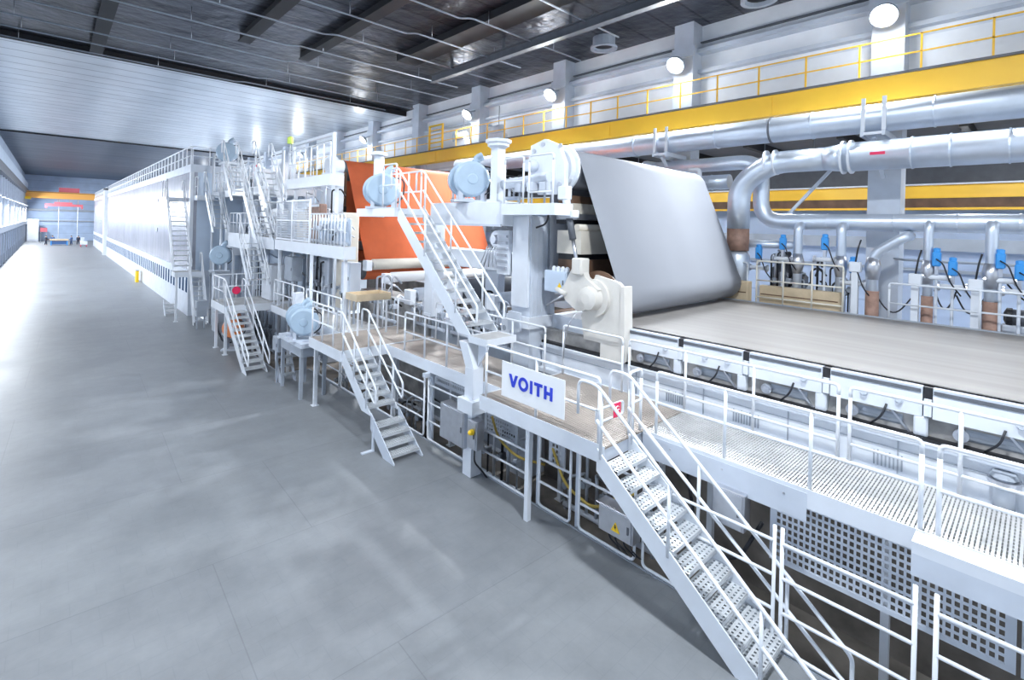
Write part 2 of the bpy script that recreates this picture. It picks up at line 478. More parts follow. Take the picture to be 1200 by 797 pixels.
# ------------------------------------------------------------ camera, world, render look
H = 5.7
cam = bpy.data.cameras.new('camera'); co = bpy.data.objects.new('camera', cam); COL.objects.link(co)
cam.sensor_fit = 'HORIZONTAL'; cam.sensor_width = 36; cam.lens = 580/1200*36
cam.shift_y = -(398.5-266)/1200
yaw = math.radians(42.97); roll = math.radians(1.57)
f = V((math.sin(yaw), math.cos(yaw), 0)); r_ = V((math.cos(yaw), -math.sin(yaw), 0)); u_ = V((0, 0, 1))
cx = r_*math.cos(roll)+u_*math.sin(roll); cy = u_*math.cos(roll)-r_*math.sin(roll)
co.matrix_world = Matrix(((cx.x, cy.x, -f.x, 0), (cx.y, cy.y, -f.y, 0), (cx.z, cy.z, -f.z, H), (0, 0, 0, 1)))
cam.clip_end = 400
S.camera = co
w = bpy.data.worlds.new('hall_daylight'); S.world = w; w.use_nodes = True
w.node_tree.nodes['Background'].inputs[0].default_value = (.80, .90, 1, 1)
w.node_tree.nodes['Background'].inputs[1].default_value = 1.1
S.view_settings.view_transform = 'Standard'; S.view_settings.look = 'None'
S.view_settings.exposure = 0.36; S.view_settings.gamma = 1
S.view_settings.use_curve_mapping = False
def area(name, loc, aim, size, power, col=(.90, .95, 1), parent=None, size_y=None, spread=180):
    l = bpy.data.lights.new(name, 'AREA'); l.energy = power; l.spread = math.radians(spread); l.color = col; l.size = size
    if size_y: l.shape = 'RECTANGLE'; l.size_y = size_y
    else: l.shape = 'DISK'
    o = bpy.data.objects.new(name, l); COL.objects.link(o)
    d = V(aim)-V(loc)
    o.rotation_euler = d.to_track_quat('-Z', 'Y').to_euler()
    o.location = V(loc)-(ORG[parent.name] if parent else V((0, 0, 0)))
    if parent: o.parent = parent
    return o
# ============================================================ THE SETTING
XL, XR, ZC, YE = -4.15, 19.75, 14.0, 146
# floor with the machine pit cut out
fl = MB()
fl.box(XL, 7.38, -16, 19.2, -.15, 0).box(XL, 6.35, 19.2, 34, -.15, 0).box(XL, 17.2, 34, YE, -.15, 0)
struct(fl, 'floor', M['floor'])
MB().box(7.38, 17.2, -16, 19.2, -1.0, -.9).box(6.35, 17.2, 19.2, 34, -1.0, -.9).build('floor', M['pit'], None, kind='structure')
MB().box(17.2, 27, -16, 60, 1.9, 2.05).build('floor', M['lgrey'], None, kind='structure')
tr = MB(); tr.box(7.38, 7.42, -16, 19.2, -.9, .015).box(6.35, 6.39, 19.2, 34, -.9, .015).box(6.35, 7.42, 19.2, 19.24, -.9, .015)
struct(tr, 'trim_1', M['grey'])
struct(MB().box(17.16, 17.2, -16, 34, -.9, 2.05), 'wall_pit', M['pit'])
# ceiling zones
struct(MB().box(XL, XR, -16, 33.4, ZC+.3, ZC+.45), 'ceiling', M['ceil_dark'])
MB().box(XL, XR, 33.55, 70.4, ZC, ZC+.12).build('ceiling', M['ceil_silver'], None, kind='structure')
MB().box(XL, XR, 70.7, YE, ZC, ZC+.12).build('ceiling', M['ceil_far'], None, kind='structure')
struct(MB().box(XL, XR, 33.4, 33.55, ZC-.05, ZC+.45), 'trim_2', M['black'])
MB().box(XL, XR, 70.4, 70.7, ZC-.15, ZC+.12).build('trim_3', M['black'], None, kind='structure')
# walls
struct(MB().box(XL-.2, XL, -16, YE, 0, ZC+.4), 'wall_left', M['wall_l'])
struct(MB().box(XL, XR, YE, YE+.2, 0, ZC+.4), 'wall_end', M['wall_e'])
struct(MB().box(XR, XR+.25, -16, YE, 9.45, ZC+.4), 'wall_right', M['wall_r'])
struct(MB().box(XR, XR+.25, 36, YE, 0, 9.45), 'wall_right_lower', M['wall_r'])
# neighbouring bay behind the pipes: low dark roof, back wall
struct(MB().box(27, 27.2, -16, 60, 1.9, 9.45), 'wall_bay', M['wall_b'])
struct(MB().box(XR+.25, 27.2, -16, 60, 9.45, 9.6), 'ceiling_bay', M['dgrey'])
mb = MB()
for k in range(17):
    mb.box(XR+.3, 27, -8+k*3.2, -7.8+k*3.2, 9.1, 9.45)
struct(mb, 'trim_4', M['black'])
struct(MB().box(26.6, 27, -16, 60, 5.2, 5.7).box(26.85, 27, -16, 60, 4.3, 4.42), 'trim_5', M['grey'])
struct(MB().box(26.9, 27, -16, 60, 7.95, 9.45), 'trim_13', M['dgrey'])
# right-hand wall columns
for k in range(-1, 20):
    y = 3.42+6.86*k
    mb = MB().box(19.0, XR+.0, y-.42, y+.42, 2.05 if y < 60 else 0, ZC+.3)
    mb.box(18.95, 19.0, y-.5, y+.5, 12.9, 13.3)
    mb.build('trim_column', M['lgrey'], None, kind='structure')
# cable tray and ledges along the upper wall
struct(MB().box(19.3, XR, -16, YE, 13.05, 13.12).box(19.3, 19.34, -16, YE, 13.12, 13.22), 'trim_6', M['lgrey'])
struct(MB().box(19.45, XR, -16, YE, 12.25, 12.4), 'trim_7', M['lgrey'])
struct(MB().box(19.6, XR, -16, YE, 13.55, 13.6), 'trim_8', M['dgrey'])
# left wall: pilasters, crane rail ledge, lower ledge
for k in range(34):
    y = 13+k*4
    MB().box(XL, XL+.42, y-.22, y+.22, 0, 9.6).build('trim_pilaster', M['lgrey'], None, kind='structure')
struct(MB().box(XL, XL+.75, -16, YE, 9.6, 10.5), 'trim_9', M['dgrey'])
struct(MB().box(XL, XL+.6, -16, YE, 3.7, 4.3), 'trim_10', M['lgrey'])
struct(MB().box(XL, XL+.5, -16, YE, 10.9, 12.1), 'trim_11', M['sblue'])
mb = MB()
for k in range(66): mb.box(XL+.05, XL+.35, 8+k*2.1, 8.9+k*2.1, 1.2, 3.3)
struct(mb, 'window_1', M['sblue'])
# end wall ledges
struct(MB().box(XL, XR, YE-.5, YE, 6.4, 6.8).box(XL, XR, YE-.3, YE, 4.2, 4.45), 'trim_12', M['grey'])

# ============================================================ CEILING FITTINGS
def xpipe(y, x0, x1, z, label, r=.035):
    t = thing('sprinkler_pipe', label, 'pipe', ((x0+x1)/2, y, z-.1), 'sprinkler pipes across the dark ceiling')
    MB().tube(fillet([(x0, y, z), (x0+(x1-x0)*.55, y, z), (x0+(x1-x0)*.57, y-.35, z), (x1, y-.35, z)], .15), r, 6).build('pipe_run', M['grey'], t)
    for k in range(4):
        xx = x0+(x1-x0)*(k+.5)/4
        yy = y if xx < x0+(x1-x0)*.56 else y-.35
        MB().tube([(xx, yy, z), (xx, yy, 14.3)], .015, 5).build('hanger', M['steel'], t)
    return t
ords = ['nearest', 'second nearest', 'third nearest', 'fourth', 'fifth', 'sixth', 'seventh', 'eighth', 'ninth']
for k, y in enumerate((12.6, 15.6, 18.5, 21.2, 23.8, 26.3, 28.6, 30.5, 32.3)):
    xpipe(y, -3.9 if k > 2 else 3, 18.4 if k % 2 else 17.2, 13.75, ords[k]+' thin sprinkler pipe crossing under the dark foil ceiling, counted from the camera')
t = thing('monorail_beam', 'long black I-beam hung under the dark ceiling toward the right wall', 'beam', (15, 15.5, 13.4))
MB().box(14.85, 15.15, 7, 22.8, 13.4, 13.43).box(14.98, 15.02, 7, 22.8, 13.43, 13.77).box(14.85, 15.15, 7, 22.8, 13.77, 13.8).build('beam', M['dgrey'], t)
for y in (9, 13, 17, 21): MB().box(14.95, 15.05, y-.05, y+.05, 13.8, 14.3).build('hanger', M['dgrey'], t)
for k, (x, y0, y1, lab) in enumerate(((13.2, 7, 22.5, 'flat black duct under the ceiling beside the long I-beam'), (6.4, 12, 25.5, 'dark ceiling beam over the middle of the machine, longer of two'), (9.3, 11, 26, 'dark ceiling beam between the flat duct and the middle beam'), (1.5, 20, 33, 'dark ceiling beam above the empty floor aisle'))):
    mb = MB(); 
    w = .55 if k == 0 else .18
    mb.box(x-w, x+w, y0, y1, 13.95, 14.28)
    if k: mb.box(x-w-.08, x+w+.08, y0, y1, 13.93, 13.96)
    solo(mb, 'ceiling_beam' if k else 'ceiling_duct', M['black'], lab, 'beam' if k else 'duct')
for x, y, lab in ((18.0, 13.6, 'round dark ceiling vent farther from camera near the right wall'), (17.9, 6.9, 'round dark ceiling vent at the top edge nearer the camera')):
    t = thing('ceiling_vent', lab, 'vent', (x, y, 13.75), 'round ceiling vents')
    MB().lathe((x, y, 14.3), (0, 0, -1), [(0, .5), (.42, .5), (.42, .6), (.5, .6), (.5, .45), (.3, .4)], 24).build('vent_ring', M['grey'], t)
    MB().lathe((x, y, 14.0), (0, 0, -1), [(0, .46), (.06, .46)], 24).build('vent_core', M['black'], t)

# ============================================================ LAMPS
def wall_lamp(y, label, x=18.45, z=12.55, pw=780):
    t = thing('floodlight', label, 'lamp', (x, y, z-.35), 'floodlights on the right wall columns')
    MB().lathe((x+.12, y, z+.05), (-.75, 0, -.66), [(0, .12), (.08, .2), (.14, .34), (.3, .36)], 20).build('housing', M['grey'], t)
    MB().lathe((x-.10, y, z-.15), (-.75, 0, -.66), [(0, .25), (.03, .25)], 20).build('lens', M['lampglass'], t)
    MB().bar((x+.05, y, z+.05), (18.98, y, z+.25), .08, .08).build('bracket', M['grey'], t)
    area('floodlight_glow', (x-.16, y, z-.21), (x-8, y, z-7), .6, pw, parent=t, spread=140)
    pl = bpy.data.lights.new('floodlight_spill', 'POINT'); pl.energy = pw*.12; pl.color = (.90, .95, 1); pl.shadow_soft_size = .2
    po = bpy.data.objects.new('floodlight_spill', pl); COL.objects.link(po); po.parent = t; po.location = V((x-.5, y, z-.3))-ORG[t.name]
near = ['first', 'second', 'third', 'fourth', 'fifth', 'sixth', 'seventh', 'eighth', 'ninth', 'tenth', 'eleventh', 'twelfth', 'thirteenth', 'fourteenth', 'fifteenth', 'sixteenth', 'seventeenth', 'eighteenth']
for i, k in enumerate([0, 1, 2, 3, 5, 7, 9, 11, 13, 15, 17]):
    wall_lamp(3.42+6.86*k, near[i]+' glaring round floodlight along the right wall, counted from the camera')
def left_lamp(y, label, pw):
    t = thing('wall_lamp', label, 'lamp', (XL+.55, y, 7.15), 'lamps in a row along the left wall')
    MB().box(XL, XL+.5, y-.04, y+.04, 7.45, 7.5).build('bracket', M['grey'], t)
    MB().bevbox(XL+.42, XL+.75, y-.5, y+.5, 7.32, 7.45, .02).build('housing', M['lgrey'], t)
    MB().box(XL+.45, XL+.72, y-.46, y+.46, 7.30, 7.32).build('lens', M['lampsoft'], t)
    area('wall_lamp_glow', (XL+.75, y, 7.28), (XL+8, y, 1.6), .9, pw, parent=t, size_y=.3)
near2 = near + ['nineteenth', 'twentieth', 'twenty-first', 'twenty-second']
for i in range(22):  # far lamps are seen; nearer ones, out of view, added to light the machine
    left_lamp(10+i*6.2, near2[i]+' lamp of the row along the left wall, counted from the near end', 90 if i < 2 else 200 if i < 5 else 430 if i < 6 else 720)
# fill lamps added under the near ceiling, out of view, to brighten floor and machine
def fill_lamp(x, y, label, pw):
    t = thing('added_fill_lamp', label, 'lamp', (x, y, 13.1), 'added fill lamps under the near ceiling')
    MB().lathe((x, y, 13.6), (0, 0, -1), [(0, .1), (.1, .16), (.22, .5), (.42, .62)], 20).build('shade', M['lgrey'], t)
    MB().lathe((x, y, 13.24), (0, 0, -1), [(0, .52), (.03, .52)], 20).build('lens', M['lampglass'], t)
    MB().tube([(x, y, 13.6), (x, y, 14.3)], .03, 6).build('hanger', M['grey'], t)
    area('fill_lamp_glow', (x, y, 13.15), (x, y, 0), 1.0, pw, parent=t)
for x, y, lab, pw in ((-2, 15, 'added high-bay fill lamp over the aisle farther on, left of the machine', 300),
        (3, 12.5, 'added high-bay fill lamp over the aisle beside the second stair', 420), (5, -5, 'added high-bay fill lamp behind the near walkway', 420), (5, 1.5, 'added high-bay fill lamp over the main stair', 1300), (11, -3, 'added high-bay fill lamp over the near end of the wire', 250)):
    fill_lamp(x, y, lab, pw)
# strip lamps added out of sight to brighten the neighbouring bay
for k, y in enumerate((-5, 1, 7, 13, 19, 25)):
    t = thing('added_strip_lamp', near[k]+' added strip fill lamp of the neighbouring bay, counted from the near end', 'lamp', (21.5, y, 8.75), 'added strip fill lamps in the neighbouring bay')
    MB().box(21.4, 21.6, y-1.2, y+1.2, 8.8, 8.85).build('housing', M['lgrey'], t)
    MB().box(21.43, 21.57, y-1.15, y+1.15, 8.77, 8.8).build('lens', M['lampglass'], t)
    for dy in (-.9, .9): MB().tube([(21.5, y+dy, 8.85), (21.5, y+dy, 9.45)], .02, 6).build('hanger', M['grey'], t)
    area('strip_fill_glow', (21.5, y, 8.74), (22.5, y, 5), .3, 110, parent=t, size_y=2.2)
# ============================================================ NEAR WALKWAY, PLATFORM, STAIRS
ZW = 2.1
deck('platform of brown-grey grating behind the company sign', 6.75, 9.4, 4.86, 8.1, ZW, sides='wn', name='sign_platform', gm=M['gratew'],
     legs=((6.9, 6.75, -.9), (9.2, 7.9, -.9), (9.2, 5.2, -.9)))
near_walk = deck('long pale grating walkway along the wire at lower right', 7.88, 9.4, -4.5, 4.84, ZW, .25, sides='ws', name='grating_walkway',
     legs=((8.6, 3.9, -.9), (8.6, 1.4, -.9), (8.6, -1.6, -.9)))
deck('middle grating walkway left of the sign between the two stairs', 7.37, 9.0, 8.15, 13.2, ZW, sides='wn', name='grating_walkway', gm=M['gratew'],
     legs=((7.5, 11, -.9), (7.5, 13, -.9), (8.9, 12, -.9)))
deck('grating landing at the head of the second stair from the right', 5.95, 9.0, 13.25, 15.5, ZW, sides='wsn', name='stair_landing', gm=M['gratew'],
     legs=((6.1, 15.3, 0), (7.55, 14.2, -.9), (8.9, 15.2, -.9)))
deck('recessed walkway behind the pair of pale blue drives', 6.95, 8.45, 15.55, 22.4, ZW, sides='w', name='grating_walkway',
     legs=((7.55, 18.9, -.9), (8.35, 18, -.9), (7.55, 22, -.9)))
# outer fascia plate steps out under the walkway near the right edge
t = near_walk
MB().box(7.56, 7.866, -1.5, 1.0, 1.96, 2.10).build('top_plate', M['white'], t)
MB().box(7.56, 7.58, -1.5, 1.0, 1.70, 1.96).build('front_plate', M['lgrey'], t)

t = near_walk
MB().box(7.862, 7.875, 2.2, 4.84, 1.66, 2.06).build('skirt_plate', M['lgrey'], t)
for y in (2.5, 3.4, 4.3): MB().lathe((7.862, y, 1.95), (-1, 0, 0), [(0, .018), (.012, .018)], 8).build('bolt', M['steel'], t)
solo(MB().bevbox(4.75, 5.45, 1.3, 2.12, 0, .07, .01), 'floor_plate', M['signw'], 'pale flat plate lying on the floor at the bottom edge beside the front stair', 'plate')
# railings of the near walkway
railing('outer walkway railing running from the stair head toward the right', (7.93, 4.62, ZW), (7.93, .97, ZW), 4)
railing('outer walkway railing cut by the right picture edge', (7.93, .80, ZW), (7.93, -2.6, ZW), 4)
railing('inner railing along the wire between the white plate and the stair head', (9.35, 8.05, ZW), (9.35, 6.32, ZW), 2, 1.2, (.62,))
railing('long inner railing along the wire right of the stair head', (9.35, 6.14, ZW), (9.35, 2.2, ZW), 4, 1.2, (.62, .3))
railing('inner railing along the wire at the right picture edge', (9.35, 2.04, ZW), (9.35, -3.2, ZW), 5, 1.2, (.62, .3))
railing('platform railing that carries the white company sign', (6.79, 7.96, ZW), (6.79, 5.02, ZW), 3)
railing('short railing at the stair head beside the red tag', (7.86, 4.9, ZW), (7.5, 4.9, ZW), 2, 1.1, (.55,))
railing('railing on the middle walkway left of the bent support post', (7.42, 12.3, ZW), (7.42, 9.25, ZW), 4)
railing('inner railing along the middle walkway in front of the machine pipes', (8.95, 13.0, ZW), (8.95, 8.3, ZW), 5, 1.15, (.6,))
railing('inner railing behind the tan board near the orange felt', (8.4, 15.4, ZW), (8.4, 13.4, ZW), 3, 1.15, (.6,))
railing('landing railing between the pale blue drives and the second stair', (6.02, 15.45, ZW), (6.02, 13.9, ZW), 3)
railing('railing of the recessed walkway behind the pale blue drives', (7.0, 18.6, ZW), (7.0, 15.6, ZW), 4)
railing('railing of the recessed walkway beside the third stair', (7.0, 22.2, ZW), (7.0, 18.9, ZW), 4)

# company sign
t = thing('company_sign', 'white sign board with bold blue capital letters hung on the platform railing', 'sign', (6.735, 6.56, 2.28))
MB().box(6.725, 6.74, 5.73, 7.40, 2.30, 3.0).build('board', M['signw'], t)
lm = MB()
def lx(u, v): return (7.40-u, 2.30+v)              # u to the right seen from the aisle, v up
x0, x1 = 6.715, 6.726
def poly(pts): lm.prism([lx(*p) for p in pts], 'x', x0, x1)
hh, b0, st = .245, .245, .062
u = .22
poly([(u, b0+hh), (u+.068, b0+hh), (u+.125, b0+.10), (u+.182, b0+hh), (u+.25, b0+hh), (u+.158, b0), (u+.092, b0)])
u = .49
ctr = (u+.135, b0+hh/2)
N = 28
for k in range(N):
    a0 = 2*PI*k/N; a1 = 2*PI*(k+1)/N
    ro, ri = .134, .074
    poly([(ctr[0]+ro*math.cos(a0), ctr[1]+ro*math.sin(a0)), (ctr[0]+ro*math.cos(a1), ctr[1]+ro*math.sin(a1)),
          (ctr[0]+ri*math.cos(a1), ctr[1]+ri*math.sin(a1)), (ctr[0]+ri*math.cos(a0), ctr[1]+ri*math.sin(a0))])
u = .81
poly([(u, b0), (u+st, b0), (u+st, b0+hh), (u, b0+hh)])
u = .92
poly([(u, b0+hh), (u+.21, b0+hh), (u+.21, b0+hh-.058), (u+.136, b0+hh-.058), (u+.136, b0), (u+.074, b0), (u+.074, b0+hh-.058), (u, b0+hh-.058)])
u = 1.175
poly([(u, b0), (u+st, b0), (u+st, b0+.09), (u+.148, b0+.09), (u+.148, b0), (u+.21, b0), (u+.21, b0+hh), (u+.148, b0+hh), (u+.148, b0+.15), (u+st, b0+.15), (u+st, b0+hh), (u, b0+hh)])
lm.build('lettering', M['logo'], t)
for y in (5.95, 6.5, 7.1): MB().box(6.74, 6.765, y-.02, y+.02, 2.62, 2.68).build('clamp', M['steel'], t)

# stairs down to the aisle
stair('large steel stair in front going down from the sign platform to lower right', 6.55, 7.45, 4.86, ZW, 2.2, .0, 11, deep=.27, ext=.55)
stair('steel stair left of centre going down from the landing to the aisle floor', 6.02, 6.78, 13.25, ZW, 11.55, .82, 7)
t = stair('separate lower steps with grey treads at the foot of the second stair', 6.02, 6.80, 11.5, .85, 10.35, 0, 5, rails=(0, 0), m=M['lgrey'], name='step_unit')
MB().box(5.98, 6.03, 11.3, 11.36, 0, .8).build('leg', M['lgrey'], t); MB().box(5.7, 6.03, 11.28, 11.38, 0, .03).build('foot', M['lgrey'], t)

# safety strap with red tag across the stair head
t = thing('safety_gate', 'pale swing bar with a red tag across the head of the front stair', 'gate', (7.0, 4.95, 2.5))
MB().tube(fillet([(6.62, 4.95, 2.72), (7.38, 4.95, 2.72), (7.38, 4.95, 2.5), (6.62, 4.95, 2.5), (6.62, 4.95, 2.7)], .06), .02, 8).build('bar', M['white'], t)
tg = MB().box(7.06, 7.26, 4.915, 4.925, 2.5, 2.74).build('tag', M['red'], t)
q = MB()
for k in range(11):
    a0 = .6+k*.42; a1 = a0+.42
    q.bar((7.16+.055*math.cos(a0), 4.912, 2.63+.055*math.sin(a0)), (7.16+.055*math.cos(a1), 4.912, 2.63+.055*math.sin(a1)), .006, .022, up=(0, 1, 0))
q.box(7.17, 7.215, 4.909, 4.915, 2.61, 2.628)
q.build('mark', M['signw'], tg)

# pit fence, one framed section per gap between support posts
def fence(y1, y0, label, x=7.4, top=1.68):
    t = thing('pit_fence', label, 'fence', (x, (y0+y1)/2, 0.02), 'fence frames along the machine pit')
    MB().tube(fillet([(x, y0, top), (x, y0, .05), (x, y1, .05), (x, y1, top)], .1, 4), .026, 8).build('frame', M['rail'], t)
    for z in (.53, 1.0, 1.47): MB().tube([(x, y0, z), (x, y1, z)], .024, 8).build('mid_rail', M['rail'], t)
    return t
fl_ = [(18.25, 16.5, 'pit fence frame beside the folding steps, farthest from the sign'), (16.35, 13.9, 'pit fence frame left of the second stair'),
       (13.75, 11.2, 'pit fence frame running behind the second stair'), (11.0, 9.1, 'pit fence frame in front of the steel cabinet'),
       (8.85, 7.16, 'pit fence frame below the left half of the sign'), (6.92, 6.1, 'narrow pit fence frame below the right half of the sign'),
       (5.88, 4.66, 'pit fence frame behind the warning box'), (4.5, 2.45, 'pit fence frame behind the front stair'),
       (2.35, .93, 'pit fence frame in front of the perforated panel'), (.74, -2.4, 'pit fence frame at the bottom right picture edge')]
for y1, y0, lab in fl_: fence(y1, y0, lab)
# support posts between fence and platform edge
for y, lab in ((7.04, 'square support post under the sign'), (10.95, 'square support post left of the steel cabinet'), (6.0, 'square support post between the narrow fence frame and the warning box')):
    t = thing('support_post', lab, 'post', (7.5, y, -.9))
    MB().box(7.47, 7.53, y-.03, y+.03, -.9, 1.80).build('shaft', M['lgrey'], t)
    MB().box(7.2, 7.56, y-.06, y+.06, 1.70, 1.81).build('head', M['lgrey'], t)

# perforated guard panels under the walkway
def perf_panel(y0, y1, z0, z1, label, x=8.1, m=None, nz=None):
    t = thing('perforated_panel', label, 'guard panel', (x, (y0+y1)/2, z0), 'perforated guards under the walkways')
    nu = int((y1-y0-.16)/.075); nv = nz or int((z1-z0-.12)/.095)
    MB().perf((x, y1-.08, z0+.06), (0, -(y1-y0-.16), 0), (0, 0, z1-z0-.12), nu, nv, .62, .62, .004).build('mesh', m or M['lgrey'], t)
    q = MB().box(x-.01, x+.03, y0, y0+.085, z0, z1).box(x-.01, x+.03, y1-.085, y1, z0, z1).box(x-.01, x+.03, y0+.085, y1-.085, z0, z0+.065).box(x-.01, x+.03, y0+.085, y1-.085, z1-.065, z1)
    q.build('frame', m or M['lgrey'], t)
    return t
perf_panel(.12, 2.75, .78, 1.80, 'large perforated guard panel below the walkway at lower right')
perf_panel(-2.6, .08, .78, 1.80, 'perforated guard panel cut by the bottom right picture edge')
perf_panel(8.3, 9.5, .55, 1.05, 'small perforated guard left of the support post under the sign')
perf_panel(6.85, 7.3, .52, 1.1, 'narrow perforated guard right of the support post under the sign')
perf_panel(9.6, 11.6, 1.25, 1.62, 'long slotted guard under the middle walkway', 8.0)

# boxes on the fence
t = cabinet('tall stainless cabinet beside the bent support post', 6.95, 7.25, 8.88, 9.82, .62, 1.45)
t = cabinet('narrow stainless box with a yellow lamp at the right end of the cabinet', 6.98, 7.2, 8.45, 8.8, .70, 1.35)
MB().lathe((6.96, 8.56, 1.12), (-1, 0, 0), [(0, .05), (.03, .07), (.1, .055), (.13, .02)], 14).build('lamp', M['syellow'], t, label='yellow signal lamp')
MB().tube(fillet([(7.05, 8.6, .7), (7.05, 8.6, .4), (7.2, 8.5, .2), (7.35, 8.5, .0)], .1), .02, 6).build('cable', M['cable'], t)
t = cabinet('stainless box with a yellow warning triangle on the fence beside the front stair', 7.12, 7.35, 4.52, 5.22, .47, .93)
q = MB().prism([(4.76, .58), (4.94, .58), (4.85, .745)], 'x', 7.095, 7.101).build('warning_triangle', M['syellow'], t, label='yellow warning triangle')
q2 = MB(); c_ = 4.85
q2.prism([(c_-.006, .70), (c_+.022, .70), (c_+.004, .665), (c_+.024, .665), (c_-.012, .605), (c_-.002, .648), (c_-.022, .648)], 'x', 7.092, 7.096)
q2.build('bolt_symbol', M['black'], q)
MB().bevbox(7.08, 7.37, 4.49, 5.25, .93, .955, .008).build('rain_lid', M['steel'], t)
for k, y in enumerate((4.65, 4.78, 4.95, 5.08)):
    MB().tube(fillet([(7.25, y, .47), (7.25, y, .33), (7.32, y-.15, .2), (7.5, y-.1, .1-.04*k)], .08), .014, 6).build('cable', M['cable'], t)
t = cabinet('small steel box under the walkway right of the front stair', 7.75, 7.98, 3.0, 3.5, 1.15, 1.72, legs=0)
# wire cable and yellow hoses in the pit
def hose(label, pts, r=.03, m='hose', name='hose', cat='hose'):
    return solo(MB().tube(fillet(pts, .25, 6), r, 8), name, M[m], label, cat)
hose('yellow hose drooping in the pit under the right half of the sign', [(8.1, 7.2, .9), (7.95, 6.7, .35), (7.9, 5.9, .2), (8.0, 5.5, .55), (8.2, 5.2, .7)])
hose('yellow hose in the pit under the left half of the sign', [(7.9, 9.0, 1.1), (7.75, 8.6, .75), (7.8, 8.0, .5), (8.2, 7.5, .4)])
hose('black cable loops under the walkway behind the front stair', [(8.3, 4.2, 1.5), (7.9, 3.8, .6), (8.0, 3.2, .5), (8.2, 2.9, 1.2)], .03, 'cable', 'cable_loop', 'cable')

# bent support column carrying the upper stair
t = thing('bent_support_post', 'white bent steel post carrying the foot of the upper stair', 'post', (7.2, 8.95, -.9))
MB().box(7.05, 7.35, 8.72, 9.02, -.9, 2.45).build('shaft', M['white'], t)
MB().prism([(8.72, 2.45), (9.02, 2.45), (9.3, 3.0), (9.0, 3.0)], 'x', 7.06, 7.34).build('elbow', M['white'], t)
MB().prism([(8.72, 2.5), (8.72, 3.0), (8.4, 3.0), (8.4, 2.95)], 'x', 7.18, 7.22).build('gusset', M['lgrey'], t)
MB().box(6.95, 7.45, 8.6, 9.15, 1.45, 1.75).build('collar', M['white'], t)
# landing at the foot of the upper stair and the stair itself
deck('small landing at the foot of the upper stair above the sign', 7.1, 8.0, 8.35, 8.98, 3.16, .14, name='stair_landing', cell=(.1, .04))
stair('steep white upper stair rising to the high drive platform', 7.12, 7.95, 12.35, 6.2, 9.0, 3.16, 13, name='upper_stair', deep=.34)
# ============================================================ WIRE SECTION
XN, XF = 9.75, 16.5
t = thing('forming_wire', 'wide flat grey-brown wire sheet running toward lower right', 'wire sheet', (13, 2, 3.4))
wm = mat('wire_cloth', (.24, .225, .215), .38, .0, .0)
nt = wm.node_tree; b = nt.nodes['Principled BSDF']
tc = nt.nodes.new('ShaderNodeTexCoord'); mp = nt.nodes.new('ShaderNodeMapping'); mp.inputs['Scale'].default_value = (1.6, .05, 1)
n = nt.nodes.new('ShaderNodeTexNoise'); n.inputs['Scale'].default_value = 2; n.inputs['Detail'].default_value = 4
rp = nt.nodes.new('ShaderNodeValToRGB'); rp.color_ramp.elements[0].color = (.17, .16, .152, 1); rp.color_ramp.elements[1].color = (.235, .224, .216, 1)
rp.color_ramp.elements[0].position = .3; rp.color_ramp.elements[1].position = .7
nt.links.new(tc.outputs['Object'], mp.inputs[0]); nt.links.new(mp.outputs[0], n.inputs['Vector']); nt.links.new(n.outputs['Fac'], rp.inputs[0]); nt.links.new(rp.outputs[0], b.inputs['Base Color'])
M['wire'] = wm
MB().box(XN, XF, -5, 7.3, 3.49, 3.505).build('cloth', wm, t)
MB().box(XF-.04, XF+.06, -5, 7.3, 3.44, 3.53).build('edge_strip', M['grey'], t)

# side frame: one unit per table box
def wire_unit(y0, y1, label, kn):
    t = thing('wire_frame_unit', label, 'machine frame', (9.7, (y0+y1)/2, 2.75), 'side frame units along the wire')
    x = 9.62
    MB().box(x, x+.12, y0+.12, y1, 3.02, 3.36).build('side_plate', M['white'], t)
    MB().box(x+.02, x+.14, y0, y0+.11, 3.30, 3.47).build('dark_gap_block', M['black'], t, label='black gap block')
    MB().box(x-.03, x+.1, y0+.01, y0+.10, 3.05, 3.30).build('bracket', M['white'], t)
    q = MB()
    nb = int((y1-y0)/.09)
    for k in range(nb):
        yy = y0+.16+k*.088
        if yy > y1-.02: break
        q.box(x-.012, x+.02, yy, yy+.05, 3.385, 3.43)
    q.box(x-.006, x+.012, y0+.14, y1-.01, 3.38, 3.435)
    q.build('bolt_strip', M['dgrey'], t)
    MB().box(x+.01, x+.13, y0+.12, y1, 3.36, 3.47).build('top_strip', M['lgrey'], t)
    MB().tube(fillet([(x-.02, y0+.55, 3.1), (x-.06, y0+.6, 2.9), (x-.02, y0+.75, 2.74)], .1), .016, 6).build('hose', M['cable'], t)
    MB().lathe((x+.02, y0+1.0, 2.88), (-1, 0, 0), [(0, .09), (.05, .09), (.05, .05), (.1, .05)], 14).build('roll_end_cap', M['steel'], t)
    for k in range(kn):
        yy = y0+.4+k*.45
        if yy < y1: MB().lathe((x+.01, yy, 3.2), (-1, 0, 0), [(0, .055), (.02, .055), (.05, .045), (.06, .03)], 14).build('knob', M['lgrey'], t)
    MB().lathe((x+.2, (y0+y1)/2, 2.88), (0, 1, 0), [(-.42, .1), (-.3, .1), (-.3, .13), (.3, .13), (.3, .1), (.42, .1)], 16).build('roll_tube', M['grey'], t)
    MB().bevbox(x+.0, x+.22, y0+.05, y0+.22, 2.72, 3.02, .02).build('bearing', M['white'], t)
    MB().bar((x+.1, y0+.5, 3.0), (x+.1, y0+.25, 2.7), .06, .03).build('strut', M['steel'], t)
    return t
od = ['first', 'second', 'third', 'fourth', 'fifth', 'sixth', 'seventh', 'eighth']
for k in range(7):
    y1 = 6.35-1.32*k
    wire_unit(y1-1.32, y1, od[k]+' side frame unit along the wire, counted from the grey felt', 2 if k % 2 else 1)
